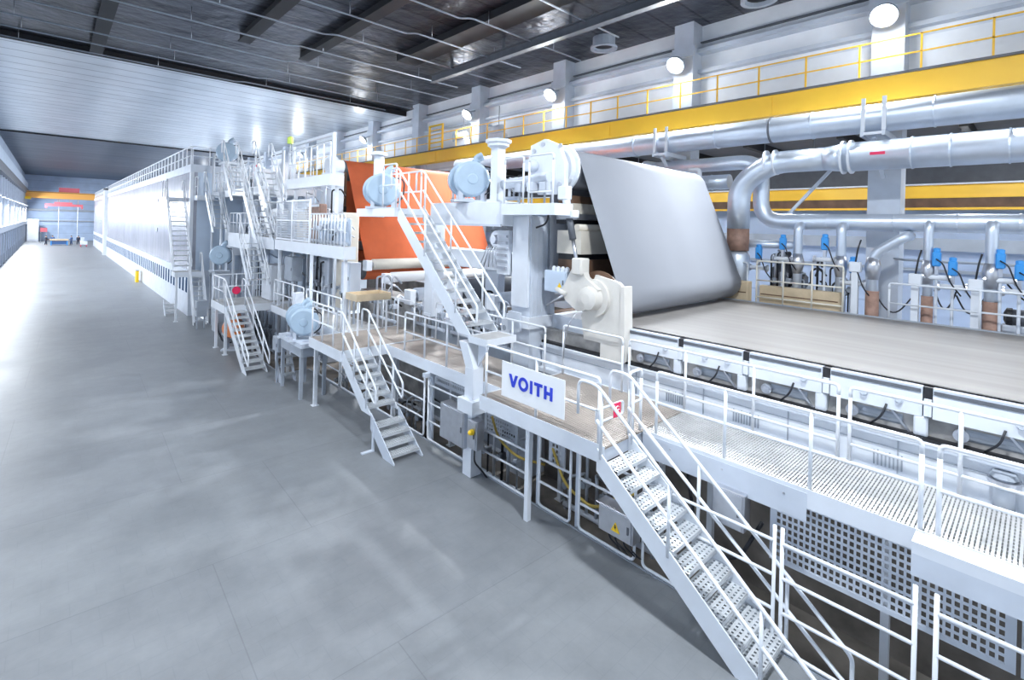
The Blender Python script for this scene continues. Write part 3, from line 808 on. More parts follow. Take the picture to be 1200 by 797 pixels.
t = thing('wire_bed', 'long pale machine base wall under the wire edge', 'machine base', (10.0, 2, -.9))
MB().box(9.6, 9.8, -5, 9.0, 2.05, 2.62).build('cover_panel', M['white'], t)
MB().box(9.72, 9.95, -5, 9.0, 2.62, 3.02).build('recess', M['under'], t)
MB().box(9.52, 9.62, -5, 9.0, 2.60, 2.68).build('ledge', M['lgrey'], t)
MB().box(9.56, 9.72, -5, 9.0, 2.68, 2.73).build('dark_slot', M['black'], t)
MB().box(9.45, 9.7, -5, 9.0, 1.95, 2.05).build('kick_plate', M['white'], t)
MB().box(9.96, 16.4, -5, 9.0, 2.4, 3.38).build('tray', M['lgrey'], t)
MB().box(9.8, 16.0, -5, 9.0, -.9, .9).build('plinth', M['pit'], t)
q = MB()
for k in range(7):
    y = -3.2+k*1.55
    q.box(9.585, 9.60, y, y+.02, 2.07, 2.6)
q.box(9.585, 9.60, -5, 9, 2.44, 2.455)
q.build('panel_joint', M['grey'], t)
for (ya, n_) in ((3.5, 10), (1.4, 8), (5.0, 8)):
    q = MB()
    for k in range(n_): q.box(9.583, 9.60, ya+k*.05, ya+k*.05+.02, 2.12, 2.36-.012*(k % 3))
    q.build('vent_slots', M['grey'], t)
# pipe connection stub near the right end
t = thing('drain_stub', 'short flanged drain stub on the pale base wall at the right', 'pipe', (9.5, .3, 2.05))
MB().tube([(9.5, .3, 2.05), (9.5, .3, 2.5)], .11, 16).build('stub', M['lgrey'], t)
MB().lathe((9.5, .3, 2.42), (0, 0, 1), [(0, .17), (.05, .17)], 16).build('flange', M['steel'], t)
MB().lathe((9.5, .3, 2.5), (0, 0, 1), [(0, .15), (.06, .12)], 12).build('handwheel', M['grey'], t)

# ============================================================ GREY FELT AND ITS ROLLS
def belt(circles, thick=.02, n=14):
    # closed belt in the Y-Z plane around circles (y, z, r) given in clockwise travel order; returns outer loop
    pts = []
    K = len(circles)
    tl = []
    for i in range(K):
        y0, z0, r0 = circles[i]; y1, z1, r1 = circles[(i+1) % K]
        d = V((y1-y0, z1-z0)); L = d.length; d /= L
        nrm = V((-d.y, d.x))                        # outside = left of travel
        s = (r0-r1)/L; c = math.sqrt(max(0, 1-s*s))
        nn = nrm*c+d*s
        tl.append((V((y0, z0))+nn*r0, V((y1, z1))+nn*r1))
    for i in range(K):
        y, z, r = circles[i]
        pin = tl[i-1][1]; pout = tl[i][0]
        a0 = math.atan2(pin.y-z, pin.x-y); a1 = math.atan2(pout.y-z, pout.x-y)
        while a1 > a0: a1 -= 2*PI
        if a0-a1 > 1.9*PI: a1 = a0
        for k in range(n+1):
            a = a0+(a1-a0)*k/n
            pts.append((y+r*math.cos(a), z+r*math.sin(a)))
    return pts
def belt_mesh(pts, x0, x1, thick=.015):
    mb = MB(); N = len(pts)
    vs = [(x0, p[0], p[1]) for p in pts]+[(x1, p[0], p[1]) for p in pts]
    fs = [(i, (i+1) % N, (i+1) % N+N, i+N) for i in range(N)]
    return mb.add(vs, fs, True)
def felt_loop(name, label, circles, x0, x1, m, rollm, names):
    t = thing(name, label, 'felt', ((x0+x1)/2, circles[0][0], min(c[1]-c[2] for c in circles)))
    o = belt_mesh(belt(circles), x0, x1).build('felt_sheet', m, t)
    md = o.modifiers.new('s', 'SOLIDIFY'); md.thickness = .014
    for (y, z, r), nm in zip(circles, names):
        MB().tube([(x0-.12, y, z), (x1+.1, y, z)], r-.018, 28).build(nm, rollm, t)
    return t
felt_loop('grey_felt', 'tall smooth grey felt sheet wrapped over a high roll above the wire',
          [(7.20, 4.08, .50), (8.50, 7.22, .52), (8.72, 4.5, .22)], XN, XF, M['felt'], M['dgrey'], ('bottom_roll', 'top_roll', 'return_roll'))
# cross beams seen between the column and the felt
t = thing('suction_box_beam', 'brown and beige cross beams seen behind the edge of the grey felt', 'cross beam', (12.9, 8.3, 4.35))
for (z0, z1, m, nm, y0, y1) in ((6.35, 6.55, 'brown', 'top_plate', 8.25, 8.75), (6.08, 6.35, 'beige', 'upper_beam', 8.2, 8.8), (5.93, 6.08, 'steel', 'bolt_rail', 8.12, 8.8), (5.82, 5.93, 'black', 'slot', 8.3, 8.8), (5.05, 5.65, 'beige', 'lower_beam', 7.95, 8.75), (4.9, 5.05, 'black', 'lower_slot', 8.1, 8.7), (4.4, 4.9, 'brown', 'base_beam', 7.95, 8.7)):
    MB().box(9.8, 16.4, y0, y1, z0, z1).build(nm, M[m], t)
MB().tube([(9.8, 8.1, 5.73), (16.4, 8.1, 5.73)], .09, 16).build('spray_tube', M['beige'], t)
# top roll bearing
t = thing('roll_bearing', 'white bearing housing with round end cover on the top felt roll', 'bearing', (9.4, 8.5, 6.5))
MB().lathe((9.62, 8.5, 7.22), (-1, 0, 0), [(0, .62), (.06, .62), (.06, .52), (.2, .5), (.2, .4), (.3, .38), (.34, .2)], 32).build('end_cover', M['white'], t)
MB().prism([(8.05, 6.55), (8.95, 6.55), (9.25, 7.1), (9.25, 7.85), (8.75, 7.98), (8.3, 7.8), (8.05, 7.3)], 'x', 9.22, 9.36).build('housing', M['white'], t)
MB().tube([(9.3, 9.1, 7.3), (8.95, 9.1, 7.3)], .16, 18).build('motor_body', M['lgrey'], t)
MB().tube([(9.1, 8.45, 6.98), (9.1, 10.2, 6.85)], .13, 16).build('torque_tube', M['lgrey'], t)
for (a, b) in ((8.2, 7.75), (8.8, 7.85), (9.1, 7.7), (8.2, 6.8), (9.0, 6.75)): MB().lathe((9.22, a, b), (-1, 0, 0), [(0, .06), (.03, .06)], 8).build('bolt', M['steel'], t)
# hydraulic cylinder
t = thing('hydraulic_cylinder', 'slanted hydraulic cylinder with bright rod in front of the grey felt', 'cylinder', (9.3, 7.85, 4.7))
a = V((9.3, 8.08, 6.55)); bb = V((9.3, 7.62, 4.75))
d = (bb-a).normalized()
MB().bevbox(9.18, 9.42, 7.95, 8.25, 6.4, 6.75, .03).build('clevis', M['white'], t)
MB().tube([a, a+d*.55], .10, 16).build('head', M['lgrey'], t)
MB().tube([a+d*.45, a+d*1.15], .085, 16).build('barrel', M['dgrey'], t)
MB().tube([a+d*1.1, bb], .045, 12).build('rod', M['steel'], t)
MB().bevbox(9.16, 9.44, 7.72, 8.2, 5.95, 6.15, .03).build('collar', M['white'], t)
MB().tube(fillet([a+d*.3+V((-.1, 0, 0)), (9.1, 8.4, 6.2), (9.1, 8.5, 5.8), (9.15, 8.9, 5.7)], .15), .025, 8).build('hose', M['cable'], t)
# pivot arm and lower bearing
t = thing('pivot_arm', 'white pivoting roll arm with a large round bearing below the cylinder', 'roll arm', (9.3, 7.3, 3.3))
MB().prism([(7.2, 3.85), (7.55, 3.72), (7.95, 3.95), (8.05, 4.2), (7.75, 4.75), (7.5, 4.9), (7.35, 4.55), (6.95, 4.3)], 'x', 9.24, 9.44).build('arm', M['cream'], t)
MB().lathe((9.7, 7.2, 4.08), (-1, 0, 0), [(0, .6), (.1, .6), (.1, .44), (.34, .44), (.34, .30), (.58, .26), (.62, .12)], 32).build('bearing_cap', M['cream'], t)
MB().lathe((9.63, 7.2, 4.08), (-1, 0, 0), [(0, .63), (.035, .63)], 32).build('seal_ring', M['brown'], t)
MB().bevbox(9.14, 9.48, 7.4, 7.7, 4.6, 5.0, .03).build('fork', M['cream'], t)
MB().tube([(9.2, 7.9, 4.1), (9.2, 8.5, 3.75)], .03, 8).build('link_rod', M['steel'], t)
MB().tube([(9.2, 7.9, 4.1), (9.2, 8.2, 4.2)], .06, 8).build('handle', M['cream'], t)
MB().tube(fillet([(9.1, 7.5, 3.7), (9.0, 7.6, 3.45), (9.1, 7.8, 3.0), (9.3, 8.0, 2.5)], .1), .015, 6).build('hose', M['steel'], t)
t = cabinet('pale blue-grey box with a small warning sticker beside the roll arm', 9.5, 9.7, 8.15, 8.9, 4.05, 4.6, M['sblue'], 'control_box', cat='control box')
MB().prism([(8.28, 4.2), (8.42, 4.2), (8.35, 4.32)], 'x', 9.476, 9.482).build('warning_sticker', M['syellow'], t)
for y in (8.2, 8.35, 8.5, 8.65): MB().lathe((9.6, y, 4.6), (0, 0, 1), [(0, .06), (.08, .06), (.12, .03)], 10).build('gland', M['white'], t)
# white side plate
t = thing('side_plate', 'large cream-white slanted side plate right of the roll arm', 'machine plate', (9.5, 6.7, 2.9))
MB().prism([(7.5, 3.05), (6.45, 3.05), (6.45, 3.55), (6.45, 4.42), (6.55, 4.5), (7.2, 4.62), (7.6, 3.6)], 'x', 9.45, 9.55).build('plate', M['cream'], t)
MB().prism([(6.45, 2.75), (6.45, 4.42), (6.36, 4.42), (6.30, 2.75)], 'x', 9.40, 9.72).build('flange', M['cream'], t)
MB().box(9.44, 9.6, 6.38, 7.0, 2.7, 3.05).build('foot', M['cream'], t)

# ============================================================ PRESS COLUMN
t = thing('press_column', 'massive pale square machine column behind the sign', 'column', (9.65, 9.45, -.9))
MB().box(9.2, 10.15, 9.1, 9.8, -.9, 6.0).build('shaft', M['lgrey'], t)
MB().box(9.12, 9.2, 9.15, 9.75, 3.6, 6.0).build('cladding', M['white'], t)
q = MB()
for k in range(5): q.box(9.28+k*.17, 9.31+k*.17, 9.088, 9.1, 3.2, 5.9)
q.build('rib', M['lgrey'], t)
MB().box(9.10, 10.2, 9.02, 9.9, 3.05, 3.35).build('collar', M['white'], t)
MB().box(9.02, 9.10, 9.3, 9.75, 2.95, 3.45).build('access_box', M['lgrey'], t)
MB().box(9.06, 9.2, 9.85, 10.3, 4.4, 5.6).build('service_panel', M['white'], t)
q = MB()
for k in range(6): q.box(9.0, 9.06, 9.88, 10.25, 4.55+k*.17, 4.62+k*.17)
q.build('valve_row', M['steel'], t)

t = thing('box_beam', 'white box beam behind the upper stair carrying the high gallery', 'beam', (9.3, 11, 5.7))
MB().bevbox(8.75, 9.9, 9.75, 13.2, 5.72, 6.38, .03).build('beam', M['white'], t)
MB().box(8.70, 8.75, 9.8, 13.1, 5.7, 5.76).build('lip', M['lgrey'], t)
t = thing('lower_beam', 'white lower machine beam left of the press column', 'beam', (9.5, 11, 4.4))
MB().bevbox(9.15, 9.8, 9.85, 13.6, 4.45, 4.98, .03).build('beam', M['white'], t)
for k in range(5):
    MB().tube(fillet([(9.1, 10.4+k*.09, 5.15), (9.05, 10.4+k*.11, 4.9), (9.1, 10.3+k*.2, 4.55)], .1), .018, 6).build('hose', M['steel'], t)
t = thing('dark_press_roll', 'dark press roll in the gap left of the press column', 'roll', (12.8, 11.5, 4.9))
MB().tube([(10.3, 11.6, 5.3), (16.2, 11.6, 5.3)], .5, 28).build('roll_body', M['dgrey'], t)
MB().box(10.0, 10.28, 11.3, 11.9, 2.1, 5.0).build('pedestal', M['lgrey'], t)
MB().lathe((10.3, 11.6, 5.3), (-1, 0, 0), [(0, .3), (.15, .28), (.15, .15), (.3, .13)], 20).build('journal', M['steel'], t)

# high gallery over the column
deck('high gallery deck around the top roll bearing', 8.6, 9.25, 7.8, 9.65, 6.27, .26, name='high_gallery', cell=(.1, .05), sides='wsn')
railing('high gallery railing in front of the top roll bearing', (8.64, 9.6, 6.27), (8.64, 8.9, 6.27), 2, 1.2, (.6,))
railing('high gallery railing nearest the grey felt', (8.64, 8.7, 6.27), (8.64, 7.9, 6.27), 2, 1.2, (.3,))
t = thing('capped_post', 'tall white post with a wide cap rising above the gallery', 'post', (9.0, 10.3, 6.38))
MB().box(8.86, 9.14, 10.16, 10.44, 6.38, 7.9).build('shaft', M['white'], t)
MB().lathe((9.0, 10.3, 7.85), (0, 0, 1), [(0, .2), (.06, .3), (.12, .3), (.16, .36), (.24, .36)], 8).build('cap', M['white'], t)
MB().box(8.8, 9.2, 10.1, 10.5, 6.38, 6.44).build('base_plate', M['white'], t)
drive('big pale blue drive beside the tall capped post', (8.95, 11.4, 7.05), .52, .45, floor=6.385)
for k, y in enumerate((9.4, 8.95, 8.5)):
    t = thing('junction_box', ['first', 'second', 'third'][k]+' small junction box on the high gallery, counted from the capped post', 'junction box', (9.0, y, 6.29))
    MB().bevbox(8.9, 9.1, y-.12, y+.12, 6.62, 6.85, .015).build('body', M['lgrey'], t)
    MB().box(8.98, 9.02, y-.02, y+.02, 6.29, 6.62).build('stand', M['grey'], t)

# high drive platform at the head of the upper stair
deck('high drive platform at the head of the upper stair', 7.05, 8.0, 12.4, 14.75, 6.12, .22, name='drive_platform', cell=(.12, .06), sides='wsn')
railing('railing of the high drive platform left of the upper stair', (7.1, 13.2, 6.15), (7.1, 12.45, 6.15), 2, 1.25, (.65,))
railing('railing at the back of the high drive platform', (7.95, 14.6, 6.12), (7.95, 12.5, 6.12), 4, 1.15)
drive('pale blue drive with round cover in front of the orange felt', (7.4, 13.75, 6.72), .5, .5, floor=6.14)
t = thing('capped_pipe', 'short white capped pipe standing behind the orange-side drive', 'pipe', (7.6, 14.45, 6.13))
MB().tube([(7.6, 14.45, 6.13), (7.6, 14.45, 7.85)], .16, 16).build('pipe_run', M['white'], t)
MB().lathe((7.6, 14.45, 7.85), (0, 0, 1), [(0, .26), (.08, .26), (.08, .2), (.12, .2)], 16).build('cap', M['white'], t)
# ============================================================ MIDDLE OF THE MACHINE
# pale blue drives on a stand beside the landing
t = thing('drive_stand', 'grey steel stand under the pair of pale blue drives', 'stand', (6.3, 16.8, 0))
MB().box(5.85, 6.8, 15.9, 18.0, 1.66, 1.80).build('top_plate', M['lgrey'], t)
MB().box(5.9, 6.75, 16.0, 17.9, 1.35, 1.66).build('frame', M['grey'], t)
for x, y in ((5.95, 16.1), (6.7, 16.1), (5.95, 17.8), (6.7, 17.8)): MB().box(x-.05, x+.05, y-.05, y+.05, 0, 1.35).build('leg', M['grey'], t)
drive('nearer of the two pale blue disc drives on the stand', (6.15, 16.45, 2.42), .44, .42, floor=1.8)
drive('farther of the two pale blue disc drives on the stand', (6.35, 17.3, 2.40), .44, .42, floor=1.8)
t = cabinet('small grey box on the floor side of the drive stand', 5.86, 6.15, 18.05, 18.6, 1.1, 1.6, M['grey'], legs=1.1)
solo(MB().box(6.5, 6.8, 18.3, 18.6, 1.2, 3.1).box(6.45, 6.85, 18.25, 18.65, 1.14, 1.2), 'duct_post', M['white'], 'plain white square duct post left of the pale blue drives', 'post')
stair('small folding steps on the floor below the drive stand', 6.0, 6.5, 18.75, 1.1, 18.1, 0, 4, rails=(0, 0), name='folding_steps', m=M['lgrey'])
t = thing('tan_tray', 'tan cardboard-coloured tray on the railing left of the orange felt', 'tray', (7.4, 15.2, 3.2))
MB().box(7.1, 8.3, 14.7, 15.5, 3.2, 3.23).box(7.1, 7.13, 14.7, 15.5, 3.23, 3.42).box(8.27, 8.3, 14.7, 15.5, 3.23, 3.42).box(7.13, 8.27, 15.47, 15.5, 3.23, 3.42).box(7.13, 8.27, 14.7, 14.73, 3.23, 3.42).build('tray', M['tan'], t)
for x, y in ((7.2, 14.8), (8.2, 14.8), (7.2, 15.4), (8.2, 15.4)): MB().box(x-.025, x+.025, y-.025, y+.025, ZW, 3.2).build('leg', M['rail'], t)

# orange felt
felt_loop('orange_felt', 'large orange felt sheet hanging across the machine behind the upper stair',
          [(19.25, 3.75, .40), (21.35, 8.0, .45), (22.4, 4.6, .25)], 9.5, 16.3, M['orange'], M['dgrey'], ('bottom_roll', 'top_roll', 'return_roll'))
def roll(label, x0, x1, y, z, r, m, name='guide_roll', jr=None):
    t = thing(name, label, 'roll', ((x0+x1)/2, y, z-r))
    MB().tube([(x0, y, z), (x1, y, z)], r, 24).build('roll_body', m, t)
    MB().lathe((x0, y, z), (-1, 0, 0), [(0, r*.5), (.12, r*.5), (.12, r*.35), (.25, r*.3)], 14).build('journal', M['steel'], t)
    MB().bevbox(x0-.35, x0-.1, y-r*.8, y+r*.8, z-r*1.1, z+r*.8, .02).build('bearing', M['white'], t)
    return t
roll('beige roll lying in front of the foot of the orange felt', 9.6, 16, 18.55, 4.02, .22, M['beige'])
roll('cream white roll in front of and below the beige roll', 9.7, 16, 17.2, 3.62, .20, M['signw'])
roll('grey roll low behind the middle walkway railing', 9.8, 16, 15.6, 3.1, .28, M['lgrey'])
roll('dark roll low behind the upper stair', 9.8, 16, 12.9, 3.6, .35, M['dgrey'])
roll('pale roll low to the left of the press column', 9.8, 16, 11.0, 3.5, .24, M['lgrey'])
roll('brown roll left of the press column base', 9.8, 16, 10.3, 2.9, .25, M['brown'])
# machine frames (operator side) behind the walkways
def frame(label, y0, y1, z0, z1, x0=9.75, x1=10.2, m='lgrey', holes=True, name='machine_frame'):
    t = thing(name, label, 'machine frame', ((x0+x1)/2, (y0+y1)/2, z0))
    MB().bevbox(x0, x1, y0, y1, z0, z1, .04).build('body', M[m], t)
    for za in (z0+.02, z1-.12): MB().box(x0-.04, x0, y0+.05, y1-.05, za, za+.1).build('flange', M['white'], t)
    if holes:
        n = max(1, int((y1-y0)/.5))
        for k in range(n):
            yy = y0+(y1-y0)*(k+.5)/n
            zz = (z0+z1)/2
            MB().lathe((x0, yy, zz), (-1, 0, 0), [(0, .14), (.03, .14), (.03, .09), (.05, .08)], 14).build('cover', M['grey'], t)
    return t
frame('low grey machine base behind the middle walkway', 9.95, 14.4, -.9, 2.6, 9.7, 10.6, 'grey')
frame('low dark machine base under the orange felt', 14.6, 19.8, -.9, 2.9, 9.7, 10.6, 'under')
frame('pale upright frame between the upper stair and the orange felt', 13.75, 14.3, 2.62, 6.0, 9.3, 9.75, 'white', False)
frame('beige upright frame at the left edge of the orange felt', 19.1, 19.7, 2.1, 6.1, 8.55, 9.25, 'beige', False)
frame('pale grey gear tower left of the orange felt', 20.3, 21.3, 2.1, 7.7, 8.5, 9.1, 'lgrey')
t = thing('tower_drive', 'round pale drive on top of the gear tower left of the orange felt', 'drive', (8.8, 20.8, 7.7))
MB().lathe((9.2, 20.8, 8.1), (-1, 0, 0), [(0, .3), (.3, .3), (.3, .42), (.6, .42), (.66, .3)], 24).build('cover', M['white'], t)
MB().box(8.5, 9.1, 20.35, 21.25, 7.7, 7.8).build('base_plate', M['lgrey'], t)
t = thing('dark_gap_sheet', 'dark brown sheet standing for the dark gap beside the orange felt', 'gap sheet', (9.3, 20.95, 2.9))  # brown sheet put in for the darkness of the gap beside the felt
MB().box(9.12, 9.48, 20.9, 21.0, 2.9, 7.9).build('panel', M['brown'], t)
MB().box(9.12, 9.48, 20.87, 20.9, 5.6, 6.4).build('rib', M['black'], t)

# pipes, valves and manifolds behind the railings
rnd = random.Random(3)
def manifold(label, y0, y1, x, z0, z1, n, mats=('white', 'steel', 'lgrey', 'galv', 'black'), name='valve_manifold'):
    t = thing(name, label, 'manifold', (x, (y0+y1)/2, z0))
    MB().tube([(x, y0, z0+.12), (x, y1, z0+.12)], .06, 10).build('header', M['lgrey'], t)
    for k in range(n):
        y = y0+(y1-y0)*(k+.5)/n+rnd.uniform(-.04, .04); zt = rnd.uniform(z0+.4*(z1-z0), z1)
        m = M[mats[rnd.randrange(len(mats))]]
        dx = rnd.uniform(.1, .35)
        MB().tube(fillet([(x, y, z0+.12), (x, y, zt), (x+dx, y+rnd.uniform(-.3, .3), zt+rnd.uniform(-.1, .15)), (x+dx+.3, y, zt-.2)], .1, 4), rnd.uniform(.018, .045), 7).build('branch_pipe', m, t)
        if k % 2 == 0:
            zc = z0+.3+(zt-z0)*.3
            v = MB().bevbox(x-.09, x+.09, y-.07, y+.07, zc, zc+.18, .02).build('valve', M[('lgrey', 'steel', 'dgrey')[k % 3]], t)
            MB().lathe((x-.09, y, zc+.09), (-1, 0, 0), [(0, .03), (.06, .03), (.06, .08), (.085, .08)], 10).build('handwheel', M['grey'], v)
    for y in (y0+.05, y1-.05):
        MB().box(x-.03, x+.03, y-.03, y+.03, z0-.02, z0+.08).build('foot', M['grey'], t)
    return t
manifold('pipe manifold behind the middle walkway, nearest the press column', 9.95, 11.4, 9.62, 2.1, 3.6, 9)
manifold('pipe manifold behind the middle walkway below the upper stair', 11.5, 13.1, 9.62, 2.1, 3.9, 9)
manifold('pipe manifold between the tan tray and the upper stair', 13.4, 15.2, 9.55, 2.1, 3.3, 9)
manifold('pipe manifold behind the tan tray', 15.6, 17.3, 9.0, 2.1, 3.8, 9)
manifold('pipe manifold under the mesh cage platform, right half', 18.5, 20.2, 8.6, 2.1, 4.3, 10)
manifold('pipe manifold under the mesh cage platform, left half', 20.4, 22.2, 8.4, 2.1, 4.3, 10)
manifold('pipe manifold behind the third stair', 22.8, 25.0, 8.0, 2.1, 4.2, 10)
manifold('small pipe manifold in the pit behind the second stair', 12.0, 14.5, 8.3, -.9, .8, 9, name='pit_manifold')
manifold('small pipe manifold in the pit behind the steel cabinet', 8.6, 11.0, 8.5, -.9, .9, 9, name='pit_manifold')
manifold('small pipe manifold in the pit left of the second stair', 15.0, 18.0, 8.0, -.9, 1.0, 9, name='pit_manifold')
manifold('small pipe manifold in the pit below the sign', 5.2, 7.6, 9.0, -.9, .7, 9, name='pit_manifold')

# mesh cage platform
deck('long main platform with mesh cage in the middle distance', 7.0, 7.4, 15.5, 22.3, 4.88, .40, name='cage_platform', cell=(.2, .1), sides='wsn',
     legs=((7.15, 22.1, 2.1), (7.15, 18.6, 2.1), (7.15, 15.7, 2.1)))
deck('inner deck behind the mesh cage of the main platform', 7.43, 8.45, 19.0, 22.3, 4.88, .3, name='cage_platform', cell=(.2, .1), sides='es', legs=((8.3, 22.0, 2.1), (8.3, 19.2, 2.1)))
for y0, y1, lab in ((18.6, 20.4, 'right mesh panel of the guard cage on the main platform'), (20.45, 22.25, 'left mesh panel of the guard cage on the main platform')):
    t = thing('mesh_guard', lab, 'guard panel', (7.05, (y0+y1)/2, 4.9))
    q = MB()
    for y in (y0, y1): q.box(7.02, 7.08, y-.03, y+.03, 4.9, 6.55)
    for z in (4.95, 5.72, 6.5): q.box(7.03, 7.07, y0+.03, y1-.03, z-.025, z+.025)
    q.build('frame', M['rail'], t)
    MB().perf((7.05, y0+.03, 4.97), (0, y1-y0-.06, 0), (0, 0, 1.5), 20, 16, .78, .78, .006).build('mesh', M['lgrey'], t)
t = railing('baluster railing at the right end of the main platform', (7.05, 18.5, 4.88), (7.05, 15.6, 4.88), 12, 1.1, (.55,))
# things standing on the platform behind it
frame('pale blue-white machine casing behind the baluster railing', 15.8, 18.3, 4.9, 5.85, 7.28, 7.39, 'sblue', False)
frame('brown machine casing inside the right half of the mesh cage', 19.1, 20.4, 4.9, 6.4, 7.6, 7.9, 'brick')
frame('beige machine casing inside the left half of the mesh cage', 20.6, 22.0, 4.9, 6.2, 7.6, 7.9, 'beige')
cabinet('blue-grey cabinet hung under the main platform near its left end', 7.3, 7.7, 21.0, 21.9, 3.2, 4.2, M['grey'], legs=1.1)
cabinet('white cabinet under the right end of the main platform', 7.6, 8.0, 16.3, 17.0, 3.2, 4.3, M['lgrey'], legs=1.1)
# upper platform
deck('upper platform above the mesh cage', 7.0, 7.5, 16.8, 21.1, 7.35, .38, name='upper_platform', cell=(.2, .1), sides='wsn', legs=((7.35, 20.95, 4.9), (7.35, 17.0, 4.9)))
railing('upper platform railing in front of the bright floodlight', (7.05, 21.0, 7.35), (7.05, 16.9, 7.35), 8, 1.15, (.6,))
t = thing('portal_frame', 'tall white portal frame standing on the upper platform', 'frame', (7.2, 19, 7.35))
MB().box(7.15, 7.27, 16.95, 17.07, 7.36, 8.75).build('post', M['white'], t)
MB().box(7.15, 7.27, 20.85, 20.97, 7.36, 8.75).build('post', M['white'], t)
MB().box(7.15, 7.27, 16.95, 20.97, 8.75, 8.85).build('crossbar', M['white'], t)
t = thing('signal_lamp', 'yellow-green signal lamp at the left of the portal frame', 'lamp', (7.1, 21.3, 7.35))
MB().tube([(7.1, 21.05, 7.35), (7.1, 21.05, 8.85)], .025, 6).build('pole', M['rail'], t)
MB().lathe((7.1, 21.05, 8.85), (0, 0, 1), [(0, .12), (.25, .12), (.3, .05)], 10).build('lens', mat('lamp_lime', (.7, .9, .15), .4), t)
# ============================================================ LEFT PART: STAIR TOWERS IN FRONT OF THE DRYER HOOD
deck('landing at the head of the third stair with the red sign', 5.3, 9.0, 22.9, 25.2, ZW, .3, name='stair_landing', cell=(.15, .08), sides='wsn', legs=((5.45, 24.9, 0), (5.45, 23.3, 0), (8.8, 24.8, -.9)))
stair('third steel stair on the left, with orange drive behind its treads', 5.33, 6.05, 22.9, ZW, 19.8, 0, 11, deep=.28)
railing('railing on the landing of the third stair facing the aisle', (5.36, 25.1, ZW), (5.36, 23.2, ZW), 3)
railing('railing at the back of the landing of the third stair', (5.4, 25.15, ZW), (8.9, 25.15, ZW), 5)
t = thing('warning_sign', 'round red sign on the chain at the head of the third stair', 'sign', (5.7, 22.8, 2.5))
MB().lathe((5.7, 22.84, 2.75), (0, -1, 0), [(0, .16), (.02, .16)], 16).build('disc', M['red'], t)
MB().tube([(5.35, 22.86, 2.75), (5.7, 22.86, 2.66), (6.05, 22.86, 2.75)], .015, 6).build('chain', M['white'], t)
drive('orange drive motor standing on the floor behind the third stair', (5.95, 24.1, .95), .42, .5, m=mat('drive_orange', (.85, .30, .12), .4), floor=.0)
cabinet('grey control box on a pedestal at the corner of the hood base', 5.55, 6.0, 29.4, 29.95, .65, 1.45, M['grey'], 'control_box', .65, 'control box')
cabinet('grey electrical box with black cable left of the third stair', 5.75, 6.1, 26.3, 27.1, .35, 1.25, M['grey'], 'control_box', .35, 'control box')
solo(MB().tube(fillet([(5.8, 26.3, .8), (5.75, 25.9, .5), (5.9, 25.6, .05), (6.2, 25.4, .02)], .2), .04, 8), 'cable', M['cable'], 'thick black cable hanging from the grey electrical box', 'cable')
solo(MB().bevbox(6.2, 7.2, 26.0, 28.6, 0.02, 1.5, .04), 'plinth_block', M['lgrey'], 'plain pale block behind the grey electrical box', 'block')
# platforms and flights
deck('mid-height platform with deep front plate left of the mesh cage', 7.0, 9.2, 25.5, 29.9, 4.98, .72, name='deep_platform', cell=(.2, .1), sides='wsn', legs=((7.2, 25.8, -.9), (7.2, 29.6, -.9)))
railing('railing of the deep-fronted platform', (7.05, 29.8, 4.98), (7.05, 25.6, 4.98), 7, 1.05)
drive('blue-grey disc drive under the deep-fronted platform', (6.75, 30.2, 3.75), .52, .5, floor=2.9)
t = thing('drive_pedestal', 'grey pedestal under the blue-grey disc drive', 'pedestal', (6.8, 30.3, -.9))
MB().box(6.45, 7.1, 29.8, 30.7, -.9, 2.9).build('column', M['lgrey'], t)
MB().box(6.35, 7.2, 29.6, 30.9, 2.8, 2.9).build('plate', M['grey'], t)
deck('highest gallery beside the hood roof', 7.0, 9.6, 24.6, 33.4, 7.25, .34, name='hood_gallery', cell=(.25, .12), sides='wsn')
railing('railing of the highest gallery, right section', (7.05, 27.6, 7.25), (7.05, 24.7, 7.25), 6, 1.1)
railing('railing of the highest gallery, left section', (7.05, 33.3, 7.25), (7.05, 28.6, 7.25), 9, 1.1)
railing('railing at the back of the highest gallery', (9.5, 33.2, 7.25), (9.5, 24.8, 7.25), 9, 1.1)
t = thing('high_drive_tower', 'white drive support frame rising from the highest gallery', 'frame', (7.4, 31.8, 7.25))
for x, y in ((7.15, 31.3), (7.15, 32.3), (7.75, 31.3), (7.75, 32.3)): MB().box(x-.06, x+.06, y-.06, y+.06, 7.26, 8.8).build('leg', M['white'], t)
MB().box(7.0, 7.9, 31.1, 32.5, 8.8, 8.92).build('plate', M['white'], t)
drive('pale blue drive highest of all on its frame above the gallery', (7.3, 31.8, 9.5), .56, .5, floor=8.92)
stair('narrow flight from the highest gallery to the deep-fronted platform', 6.3, 6.95, 32.0, 7.25, 29.9, 4.98, 9, name='access_flight', detail=False)
stair('narrow flight from the highest gallery down to the main platform', 6.3, 6.95, 24.55, 7.1, 22.5, 4.88, 9, name='access_flight', detail=False)
stair('short upper flight rising above the highest gallery', 6.3, 6.95, 28.2, 8.6, 26.3, 6.6, 8, name='access_flight', detail=False)
stair('short flight hung at the left end of the upper platform', 6.3, 6.95, 22.9, 8.0, 21.2, 6.2, 7, name='access_flight', detail=False)
stair('lower flight under the left end of the main platform', 6.2, 6.9, 24.6, 4.9, 22.9, 2.9, 8, name='access_flight', detail=False)
t = thing('warning_sign', 'small red sign on the rail of the highest gallery', 'sign', (6.98, 25.3, 8.0))
MB().lathe((7.01, 25.3, 8.1), (-1, 0, 0), [(0, .2), (.02, .2)], 14).build('disc', M['red'], t)
MB().box(7.0, 7.03, 24.9, 25.7, 8.08, 8.12).build('chain', M['white'], t)
